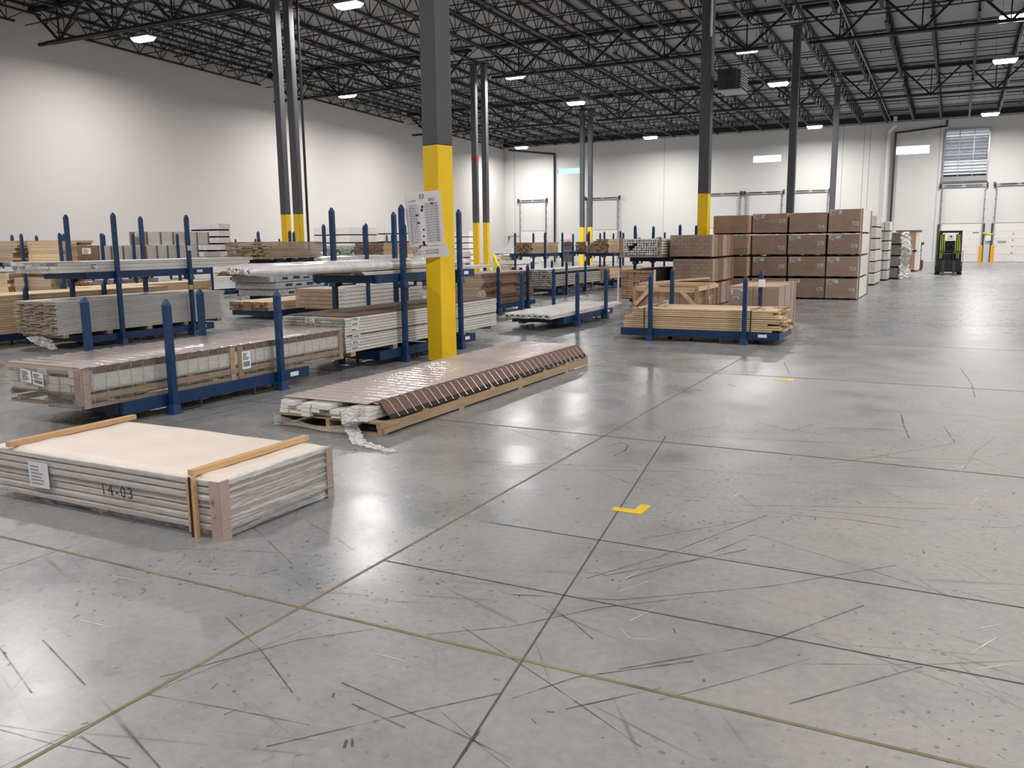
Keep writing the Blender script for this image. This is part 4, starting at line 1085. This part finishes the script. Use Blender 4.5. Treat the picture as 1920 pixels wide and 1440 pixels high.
# pine cart
rack('blue cart on the open floor loaded with strapped pine mouldings', -3.71, 14.42, 0, 1.12, rz=-PI/2, hps=(1.12, 1.10, 1.17, 1.15))
t = thing('moulding_stack', 'strapped stack of long pine mouldings on the blue cart in mid-floor', 'lumber', (-3.71, 14.42, DK))
rg = random.Random(55)
for k in range(6):
    for j in range(6):
        yy = -.51+j*.17
        if k == 5 and j > 3: continue
        piece('moulding', [PINE_X, PINE_E], t, (-1.27+rg.uniform(-.03, .03), yy, .003+.034*k), (1.16+(.17 if (k+j) % 3 else -.02)+rg.uniform(-.04, .06), yy+.165, .003+.034*k+.027), 'X')
for k in range(4):
    for j in range(6):
        yy = -.51+j*.17
        piece('moulding', [PINE_X, PINE_E], t, (-1.12+rg.uniform(-.05, .05), yy, .212+.034*k), (1.26+rg.uniform(-.06, .08), yy+.165, .212+.034*k+.027), 'X')
for xx, zlo in ((-.92, .0), (.86, .0)):
    mb = MB(); mb.box((xx-.008, -.515, zlo), (xx+.008, -.511, .347)).box((xx-.008, .511, zlo), (xx+.008, .515, .347)).box((xx-.008, -.515, .345), (xx+.008, .515, .349)); mb.build('strap', BLACK, t)
mb = MB()
for (xx, yy) in ((-.85, -.25), (.8, -.3), (1.12, .05)):
    for k in range(5): mb.bar((xx+.05*k, yy+.05*math.sin(k*2.), .352+.012*(k % 2)), (xx+.05*(k+1), yy+.05*math.sin((k+1)*2.), .352+.012*((k+1) % 2)), .022, .006)
mb.build('strap_tail', BLACK, t)
post_tag('white paper tag tied to the rear right post of the pine cart', (-2.90, 14.97, .93), .11, .13, PAPER)
# wooden crate behind the pine cart
a, b, c, d = FY(1190, 1306, 536, 600, 15.75); xs, ys = a, 15.75
cw, cd, ch = b-a, 1.55, .80
t = thing('framed_crate', 'cardboard crate in an open wooden frame behind the pine cart', 'crate', ((a+b)/2, ys+cd/2, 0)); w = cw/2; e = cd/2
for k in range(8): piece('carton', CARTON, t, (-w+.05+(cw-.1)*k/8, -e+.03, .10), (-w+.05+(cw-.1)*(k+1)/8-.006, e-.03, ch-.1))
for sx in (-1, 1):
    for sy in (-1, 1): piece('frame_post', PAL_X, t, (sx*w-.03, sy*e-.03, 0), (sx*w+.03, sy*e+.03, ch))
for zz in (.05, ch-.04):
    for sy in (-1, 1): piece('frame_rail', PINE_X, t, (-w+.03, sy*e-.025, zz-.035), (w-.03, sy*e+.025, zz+.035))
    for sx in (-1, 1): piece('frame_rail', PINE_Y, t, (sx*w-.025, -e+.03, zz-.035), (sx*w+.025, e-.03, zz+.035))
piece('frame_post', PAL_Y, t, (w-.02, -.06, .05), (w+.03, .02, ch))
for sx in (-1, 1): MB().bar((sx*(w-.02), -e-.03, ch-.34), (sx*(w-.30), -e-.03, ch-.06), .07, .03, up=(0,1,0)).build('corner_brace', PINE_X, t)
piece('top_slat', PINE_X, t, (-w, e-.2, ch), (w, e-.1, ch+.025)); piece('top_slat', PINE_X, t, (-w, -.1, ch), (w, .0, ch+.025))
MB().bar((-w+.05, -e+.1, ch+.05), (w-.1, e-.25, ch+.12), .07, .03).build('loose_slat', PINE_X, t)
sheet(t, (-.02, -e-.005, .40), FR, UPV, .09, .15, 4, False); sheet(t, (.1, -e-.005, .40), FR, UPV, .07, .15, 3, True)
sheet(t, (w+.035, -.02, .3), SIDE, UPV, .08, .28, 5, False)
# film wrapped carton right of the crate
a, b, c, d = FY(1366, 1459, 537, 600, 15.9)
t = thing('wrapped_carton', 'film-wrapped low carton behind the right end of the pine cart', 'carton', ((a+b)/2, 16.75, 0)); w = (b-a)/2; h = d
for k in range(2): piece('carton', CARTON, t, (-w+k*w, -.85, .07), (-w+(k+1)*w-.01, .85, h))
for xx in (-w+.05, 0, w-.05): piece('skid', DARK, t, (xx-.05, -.85, 0), (xx+.05, .85, .07))
for yy in (-.85, -.2, .45): piece('end_panel', CARDM, t, (w-.005, yy, .05), (w+.012, yy+.55, h+.0))
piece('corner_board', PAL_Y, t, (w-.06, .78, .0), (w+.03, .86, h+.03)); piece('top_board', PAL_X, t, (-w, .70, h), (w, .82, h+.02))
sheet(t, (-w+.04, -.855, h-.16), FR, UPV, .30, .12, 3, False); sheet(t, (-w+.07, -.855, h-.24), FR, UPV, .12, .05, 1, False)
wrap_sheet(t, (-w-.01, -.87, .05), (1,0,0), (0,0,1), 2*w+.02, h-.04, FILM, .006, 30, 20, seed=11)

# ------------------------------------------------------------------ rack with film-wrapped pieces and the dark bundle left of the cartons
a, b, c, d = FY(1164, 1226, 507, 562, 20.6)
rack('lower blue rack left of the brown carton stack', (a+b)/2+.05, 22.8, 0, UP, cap=False, plate=False)
rack('upper blue rack left of the brown carton stack, its posts rising above the load', (a+b)/2+.05, 22.8, UP, 1.02, plate=False)
t = bundle('board_bundle', 'dark bundle of brown boards flaring upward, left of the brown carton stack', 'lumber', a, b, 20.6, 24.2, DK, d, 12, 5, BRN_Y, CARTON, 'Y', .03, None, False, .006, .04)
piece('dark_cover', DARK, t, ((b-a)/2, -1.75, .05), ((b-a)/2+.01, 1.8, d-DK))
for xx in (-(b-a)/2-.05, (b-a)/2+.03): piece('white_stake', WHITE, t, (xx-.02, -1.86, -.1), (xx+.02, -1.82, d-DK+.02))
a, b, c, d = FY(1165, 1238, 447, 479, 20.9)
t = thing('moulding_bundle', 'crated bundle of white wrapped mouldings on the upper rack left of the cartons', 'moulding', ((a+b)/2, 22.7, UP+DK)); w = (b-a)/2; hh = d-UP-DK
mb = MB(); rg = random.Random(61)
for k in range(7):
    for j in range(15):
        xx = -w+.05+j*(2*w-.1)/15; zz = .06+k*(hh-.06)/7
        if (k, j) in ((2,2),(3,2),(2,3),(3,3),(3,4),(4,4),(4,5)): continue
        mb.cyl((xx+.025, -1.8+rg.uniform(-.04, .04), zz+.025), (xx+.025, 1.7, zz+.025), .03*rg.uniform(.8, 1.1), n=6)
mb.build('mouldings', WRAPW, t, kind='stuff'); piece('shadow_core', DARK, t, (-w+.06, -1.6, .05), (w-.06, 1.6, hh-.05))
for sx in (-1, 1):
    for yy in (-1.8, -.4, 1.2): piece('crate_stake', PAL_X, t, (sx*w-.03, yy-.03, -.0), (sx*w+.03, yy+.03, hh+.03))
piece('base_board', PAL_Y, t, (-w-.03, -1.85, .0), (w+.03, 1.7, .05))
for k in range(6): piece('side_strip', WHITE2, t, (w-.01, -1.75, .07+k*(hh-.07)/6), (w+.012, 1.6, .07+(k+.75)*(hh-.07)/6))

# ------------------------------------------------------------------ brown carton stacks
def big_box(lab, x0, x1, y0, y1, z0, z1, side=None, lab_=(True, True), mark=None, group='brown cartons in the tall stack', brick=None):
    t = thing('wrapped_carton', lab, 'carton', ((x0+x1)/2, (y0+y1)/2, z0), 0, group); w, e, h = (x1-x0)/2, (y1-y0)/2, z1-z0
    for xx in (-w+.08, 0, w-.08): piece('skid', DARK, t, (xx-.06, -e+.02, 0), (xx+.06, e-.02, .04))
    if brick:
        nx, nz = brick
        for k in range(nz):
            off = (k % 2)*.5
            for j in range(-1, nx):
                xa_ = max(-w, -w+2*w*(j+off)/nx); xb_ = min(w, -w+2*w*(j+1+off)/nx)
                if xb_-xa_ < .04: continue
                piece('carton', CARTON, t, (xa_+.003, -e+random.uniform(0, .01), .04+(h-.04)*k/nz), (xb_-.003, e, .04+(h-.04)*(k+1)/nz-.005))
        for k, (ya, yb2) in enumerate(((-.98, -.78), (-.76, -.5), (-.48, -.05), (-.03, .35), (.37, .7), (.72, .98))): piece('side_panel', (CARDM, CARD, CARD2)[k % 3], t, (w, ya*e, .03), (w+.015, yb2*e, h))
    else:
        MB().box((-w,-e,.04), (w,e,h)).build('carton', CARTON, t, bevel=.012)
        MB().box((-w+.0,-e-.004,.04+h*.28), (w,-e-.001,.04+h*.285)).build('fold_line', CARD2, t)
    if side: 
        piece('side_board', side, t, (w, -e+.01, .03), (w+.02, e-.01, h))
        for yy in (-e+.02, e-.1): piece('corner_post', PAL_Y, t, (w+.02, yy, .0), (w+.05, yy+.08, h+.01))
    if lab_[0]: sheet(t, (-w+.03, -e-.008, h-.12), FR, UPV, .30, .10, 3, False)
    if lab_[0]: sheet(t, (-w+.05, -e-.008, h-.17), FR, UPV, .10, .035, 1, False)
    if lab_[1]: sheet(t, (w-.2, -e-.008, h*.30+random.uniform(-.05, .15)), (1,0,random.uniform(-.15,.05)), UPV, .15, .09, 2, True)
    if mark: lettering(t, mark, .11, (-.12, -e-.008, h*.42), FR, UPV, CARD2, shear=.2)
    wrap_sheet(t, (-w, -e-.014, .04), (1,0,0), (0,0,1), 2*w, h-.04, FILM, .004, 24, 12, seed=int(abs(x0)*100+z0*10))
    return t
Y = 25.1
cols = [(1409, 1474.5), (1477, 1548), (1550, 1611)]
rows = [(.0, .575), (.60, 1.18), (1.205, 1.785), (1.81, 2.38)]
rn = ('bottom row', 'second row up', 'third row up', 'top row'); cn = ('left column', 'middle column', 'right column')
marks = {(3,0): 'C3-WF', (1,1): 'A L52A', (3,1): None}
for j, (xl, xr) in enumerate(cols):
    a = atY(xl, 480, Y).x; b = atY(xr, 480, Y).x
    for k, (z0_, z1_) in enumerate(rows):
        sh = random.uniform(-.03, .03); up = .07*(j == 2 and k == 3)
        big_box('brown wrapped carton in the tall stack near the forklift aisle, %s, %s' % (cn[j], rn[k]), a+.01+sh*.5, b-.01+sh*.5, Y+sh, Y+2.8, z0_, z1_+up, WRAPW if j == 2 else None, (not (k == 3 and j == 1) and not (k == 2 and j == 0), not (j == 0 and k == 0)), marks.get((k, j)))
Y2 = 21.3
a, b = atY(1256, 480, Y2).x, atY(1333, 480, Y2).x
for k, (z0_, z1_) in enumerate(((0, .585), (.61, 1.20), (1.225, 1.80))):
    o_ = .03 if k == 1 else 0
    big_box('film-wrapped pack of small brown cartons beside the tall stack, %s' % ('bottom', 'middle', 'top')[k], a+o_+.05*(k == 1), b+o_, Y2, Y2+2.35, z0_, z1_, None, (False, False), None, 'packs of small brown cartons', (6, 6))
a, b = atY(1336, 420, 24.6).x, atY(1402, 420, 24.6).x
for k, (z0_, z1_) in enumerate(rows):
    big_box('shaded brown carton behind the small-carton packs, %s' % rn[k], a, b, 24.7, 27.0, z0_, z1_-.04*(k == 3), None, (False, False), None, 'brown cartons behind')
# white cartons beyond, six high
a, b = atY(1612, 480, 33).x, atY(1641, 480, 33).x
for k in range(6):
    z0_ = .02+.405*k; t = thing('white_carton', 'white marked carton beyond the brown stack, %s of six' % ('lowest', 'second from below', 'third from below', 'fourth from below', 'fifth from below', 'topmost')[k], 'carton', ((a+b)/2+random.uniform(-.03, .03), 34.2, z0_), 0, 'white cartons beyond the brown stack')
    w = (b-a)/2; MB().box((-w,-1.2,.03), (w,1.2,.395)).build('carton', CARTONW, t, bevel=.02)
    for yy in (-1.1, 0, 1.1): piece('skid', DARK, t, (-w+.02, yy-.08, -.01), (w-.02, yy+.08, .03))
    for yy in (-.55, .1, .6): piece('strap', CARDM, t, (w, yy, .03), (w+.004, yy+.03, .395))
    lettering(t, 'LP', .16, (w-.42, -1.206, .14), FR, UPV, INK)
for k in range(6):
    z0_ = .02+.38*k; X = atY(1655, 480, 36.8).x
    t = thing('white_carton', 'narrow white carton in the second white pile, %s' % ('lowest', 'second up', 'third up', 'fourth up', 'fifth up', 'topmost')[k], 'carton', (X, 37.6, z0_), 0, 'second white carton pile')
    MB().box((-.3,-.7,.03), (.2,.7,.37)).build('carton', CARTONW, t, bevel=.02); piece('skid', DARK, t, (-.28,-.6,-.01), (.18,.6,.03)); piece('strap', CARDM, t, (-.02,-.704,.03), (.02,-.70,.37))
a, b = atY(1663, 480, 38.4).x, atY(1689, 480, 38.4).x
for k in range(4):
    z0_ = .0+.46*k; t = thing('grey_crate', 'grey board crate in the torn-film pile near the dock wall, %s' % ('bottom', 'second up', 'third up', 'top')[k], 'crate', ((a+b)/2, 39.4, z0_), 0, 'grey crates near the dock wall')
    w = (b-a)/2; MB().box((-w,-1,.06), (w,1,.45)).build('crate_body', simple('grey_board%d' % k, (.30-.02*k,.29-.02*k,.27-.02*k), .8, 0, .15, 9), t); piece('skid', DARK, t, (-w+.02,-.95,0), (w-.02,.95,.06))
    if k == 3: piece('lid', PAL_X, t, (-w-.05,-1.05,.45), (w+.1,1.05,.50))
q = crumple([(b+.12, 38.3, 1.85), (b+.2, 38.25, 1.2), (b+.15, 38.2, .6), (b+.25, 38.1, .02)], [.5, .6, .4, .7], 77, .07, 50, 14)
tag(q.build('film_scrap', film('white_torn_film', (.85,.84,.83), .75, .2, 8, .6)), 'torn white film draped over the grey crate pile', 'film')
for k in range(2):
    a, b, c, d = FY(1690, 1716, 434, 505, 47)
    h = d/2; t = thing('wrapped_carton', '%s brown carton with pale side near the dock wall' % ('lower', 'upper')[k], 'carton', ((a+b)/2-.1*k, 48, h*k), 0, 'brown cartons near the dock wall')
    w = (b-a)/2+.1*k; MB().box((-w,-1,.08), (w,1,h-.02)).build('carton', CARD, t, bevel=.01); piece('skid', DARK, t, (-w,-.95,0), (w,.95,.08)); piece('side_board', WHITE2, t, (w,-.98,.08), (w+.18,.98,h-.02))
    if k: piece('top_board', CARDBR, t, (-w-.1,-1.02,h-.02), (w+.2,1.02,h+.06))
t = thing('pallet_jack', 'red-handled pallet jack standing upright by the dock wall', 'pallet jack', (atY(1726, 480, 50).x, 50, 0))
MB().cyl((0,0,.15), (0,0,1.30), .025, n=8).build('shaft', DKGREY, t); MB().box((-.13,-.03,1.28), (.13,.03,1.42)).build('handle', REDD, t); MB().box((-.14,-.12,.05), (.14,.12,.5)).build('pump', REDD, t); MB().cyl((-.09,0,.06), (.09,0,.06), .06, n=12).build('wheel', RUBBER, t)

# ------------------------------------------------------------------ racks far in the middle
def far_rack(lab, x, y, hp=.95): rack(lab + ', lower rack', x, y, 0, UP, cap=False, plate=False); rack(lab + ', upper rack', x, y, UP, hp, plate=False)
a, b = atY(966, 470, 28).x, atY(998, 470, 28).x
far_rack('far blue double rack left of the grey exit door', (a+b)/2, 29.3, .96)
bundle('board_bundle', 'tan and pine boards on the far upper rack left of the exit door', 'lumber', a, b, 28, 30.3, UP+DK, UP+DK+.40, 6, 8, PINE_Y, TAN_E, 'Y', .08)
bundle('board_bundle', 'tan and pine boards on the far lower rack left of the exit door', 'lumber', a, b, 28.0, 30.6, DK, .62, 5, 8, PINE_Y, TAN_E, 'Y', .06)
a, b = atY(1099, 470, 28.8).x, atY(1141, 470, 28.8).x
far_rack('far blue double rack right of the exit door', (a+b)/2, 30.3, .98)
bundle('board_bundle', 'brown-ended boards stepped down leftward on the far rack right of the exit door', 'lumber', a, b, 28.8, 32.2, UP+DK, UP+DK+.49, 8, 9, PINE_Y, TAN_E, 'Y', .05, skip=lambda i, j: i > 3+j*1.2)
bundle('board_bundle', 'gridded tan boards on the far lower rack right of the exit door', 'lumber', a+.2, b+.2, 28.4, 31.8, DK+.12, .72, 5, 10, PINE_Y, TAN_E, 'Y', .03, None, False, .006, .05)
a, b = atY(1079, 470, 33).x, atY(1099, 470, 33).x
far_rack('farthest blue double rack, just right of the grey exit door', (a+b)/2, 34.4, .95)
bundle('board_bundle', 'narrow brown bundle nearest the exit door on the farthest rack', 'lumber', a, b, 33, 35.8, UP+DK, UP+DK+.40, 7, 6, PINE_Y, BRN_E, 'Y', .05)
bundle('board_bundle', 'orange-brown bundle on the lower farthest rack by the exit door', 'lumber', a, b, 33, 35.8, DK, .66, 6, 6, PINE_Y, BRN_E, 'Y', .05)
far_rack('blue double rack half hidden behind the white moulding crate', -11.2, 33.5, .95)
bundle('board_bundle', 'pine bundle half hidden behind the white moulding crate', 'lumber', -11.7, -10.7, 32.2, 35.0, UP+DK, UP+DK+.3, 6, 6, PINE_Y, TAN_E, 'Y', .05)
bundle('board_bundle', 'low pine bundle seen under the white moulding crate', 'lumber', -11.7, -10.7, 32.2, 35.0, DK, .6, 5, 6, PINE_Y, TAN_E, 'Y', .05)
far_rack('far blue double rack by the left wall, beyond the printed lumber pack', -29.0, 30.5, .9)

# ------------------------------------------------------------------ forklift facing the camera
p = fl(1777, 515)
t = thing('forklift', 'black and lime forklift parked facing the camera near the dock doors', 'forklift', (p.x, p.y, 0))
MB().box((-.50,.55,.10), (.50,2.3,.95)).build('body', BLACK, t, bevel=.04)
MB().box((-.50,2.1,.15), (.50,2.55,1.05)).build('counterweight', BLACK, t, bevel=.06)
MB().box((-.30,1.35,.95), (.25,1.85,1.08)).box((-.30,1.75,1.05), (.25,1.88,1.5)).build('seat', RUBBER, t, bevel=.03)
for sx in (-1, 1):
    MB().bar((sx*.46, .75, .9), (sx*.44, .95, 1.95), .07).build('guard_pillar', BLACK, t); MB().bar((sx*.46, 2.2, .95), (sx*.44, 2.0, 1.95), .07).build('guard_pillar', BLACK, t)
    MB().box((sx*.36-.045,.10,.08), (sx*.36+.045,.26,1.93)).build('mast_outer', BLACK, t)
    MB().box((sx*.27-.03,.06,.10), (sx*.27+.03,.22,1.80)).build('mast_inner', BLACK, t)
    for dx, z0_, z1_ in ((.37, .72, 1.78), (.30, .75, 1.70), (.22, .95, 1.84)): piece('lime_rail', LIME, t, (sx*dx-.014, .025, z0_), (sx*dx+.014, .06, z1_))
    MB().cyl((sx*.46-.09, .30, .28), (sx*.46+.09, .30, .28), .28, n=22).build('wheel', RUBBER, t); MB().cyl((sx*.44-.08, 2.1, .24), (sx*.44+.08, 2.1, .24), .24, n=22).build('wheel', RUBBER, t)
    MB().box((sx*.22-.06,-.06,.06), (sx*.22+.06,-.01,.60)).box((sx*.22-.06,-1.1,.05), (sx*.22+.06,-.01,.09)).build('fork', DKGREY, t)
    MB().box((sx*.51-.012,.05,.10), (sx*.51+.012,.12,.50)).build('lime_strip', LIME, t)
MB().box((-.47,.85,1.90), (.47,2.05,1.96)).build('guard_roof', BLACK, t)
MB().box((-.42,.08,1.86), (.42,.24,1.94)).build('mast_crosshead', BLACK, t)
MB().box((-.50,-.02,.14), (.50,.04,.66)).build('carriage', BLACK, t)
mb = MB()
for k in range(7): mb.box((-.48+.16*k-.01,-.02,.66), (-.48+.16*k+.01,.0,1.05))
mb.box((-.49,-.02,1.03), (.49,.0,1.06)); mb.build('load_backrest', DKGREY, t)
MB().cyl((0,.95,1.18), (.0,1.0,1.2), .18, n=20).build('steering_wheel', RUBBER, t)
MB().box((-.12,.9,1.55), (.14,.93,1.78)).build('paper_holder', WHITE, t)
MB().cyl((.02,.89,1.70), (.02,.9,1.70), .04, n=12).build('holder_knob', BLACK, t)
mb = MB(); mb.bar((.55,.2,.55), (.55,.2,1.05), .03).bar((.55,.2,1.05), (.47,.2,1.05), .03); mb.build('grab_rail', GALV, t)

# ------------------------------------------------------------------ list taped to the nearest column, floor tape
def paper(lab, corners, rows, m=PAPER):
    "a taped sheet, slightly curled; corners are world points lower-left, lower-right, upper-right, upper-left"
    ll, lr, ur, ul = [Vector(c) for c in corners]; t = thing('taped_list', lab, 'paper', ll); mb = MB(); nx, ny = 12, 10
    nrm = (lr-ll).cross(ul-ll).normalized()
    for j in range(ny+1):
        for i in range(nx+1):
            u, v = i/nx, j/ny; p_ = (ll*(1-u)+lr*u)*(1-v)+(ul*(1-u)+ur*u)*v
            mb.v.append(tuple(p_-ll+nrm*(.012*math.sin(u*PI*1.3)*(1-v*.4))))
    for j in range(ny):
        for i in range(nx): k = j*(nx+1)+i; mb.f.append((k, k+1, k+nx+2, k+nx+1)); mb.m.append(0)
    mb.build('sheet', m, t, smooth=True); return t, nrm
Yp = 10.36-.165-.05
G = lambda x, y: atY(x, y, Yp)
t, nrm = paper('handwritten location list headed 53, taped to the nearest column', (G(768, 464), G(833, 458), G(825, 356), G(757, 363)), 15)
o0 = G(768, 464)
r_ = (G(833, 458)-o0).normalized(); u_ = (G(757, 363)-o0).normalized(); wd_ = (G(833, 458)-o0).length; hg_ = (G(757, 363)-o0).length
u2 = (G(760, 362)-o0); u2 = (u2 - r_*u2.dot(r_)).normalized()
off = nrm*.016
lettering(t, '53', .085, r_*(wd_*.40)+u2*(hg_*.87)+off, r_, u2, INKB, shear=.1)
lettering(t, 'Location', .034, r_*(wd_*.10)+u2*(hg_*.83)+off, r_, u2, INKB); lettering(t, 'SKU', .06, r_*(wd_*.66)+u2*(hg_*.81)+off, r_, u2, INKB)
rg = random.Random(8)
left = '\n'.join('53 %02d %s %d -' % (4+k, rg.choice('ABZ'), rg.randint(1, 4)) for k in range(15))
right = '\n'.join('LW%d12TTMBS' % rg.randint(3, 9) for k in range(15))
lettering(t, left, .036, r_*(wd_*.10)+u2*(hg_*.74)+off, r_, u2, INKB, line=1.0); lettering(t, right, .036, r_*(wd_*.54)+u2*(hg_*.74)+off, r_, u2, INKB, line=1.0)
mb = MB()
def blot(u, v, s_):
    c = r_*(wd_*u)+u2*(hg_*v)+off
    for k in range(4):
        a_ = k*PI/4; d = r_*math.cos(a_)+u2*math.sin(a_); e = (r_*-math.sin(a_)+u2*math.cos(a_))*.004
        mb.quad([c-d*s_-e, c+d*s_-e, c+d*s_+e, c-d*s_+e])
for u, v, s_ in ((.48, .72, .02), (.46, .66, .024), (.47, .30, .014), (.46, .18, .014), (.44, .07, .022), (.45, .03, .02)): blot(u, v, s_)
for u, v in ((.72, .75), (.27, .56), (.3, .42)):
    c = r_*(wd_*u)+u2*(hg_*v)+off; mb.quad([c, c+r_*.045, c+r_*.045+u2*.02, c+u2*.02])
mb.build('ink_blot', INK, t)
t, nrm = paper('lower taped strip of the handwritten list with one torn corner', (G(770, 486), G(842, 480), G(840, 459), G(790, 463)), 3)
o1 = G(770, 486); off = nrm*.016
lettering(t, '53 21 A 2 -- LW712TTMBS\n53 22 B 1 -- LW412TTMBS', .038, r_*.06+u2*.085+off, r_, u2, INKB)
c = r_*.17+u2*.165+off; mb = MB(); mb.quad([c, c+r_*.13, c+r_*.13+u2*.014, c+u2*.014]); mb.build('red_stroke', INKR, t)
TAPE = simple('floor_tape', (.78,.50,.02), .45, 0, .1)
for (cx_, cy_2, lab) in ((-1.72, 4.90, 'yellow tape corner mark on the floor, nearer one'), (-1.73, 10.45, 'yellow tape corner mark on the floor, farther one')):
    mb = MB(); z = .003
    for a_, b_ in (((-.10, -.035), (.10, .035)), ((.03, .035), (.10, .16))):
        mb.box((a_[0], a_[1], .0005), (b_[0], b_[1], z))
    tag(mb.build('floor_tape', TAPE, None, (cx_, cy_2, 0)), lab, 'tape')
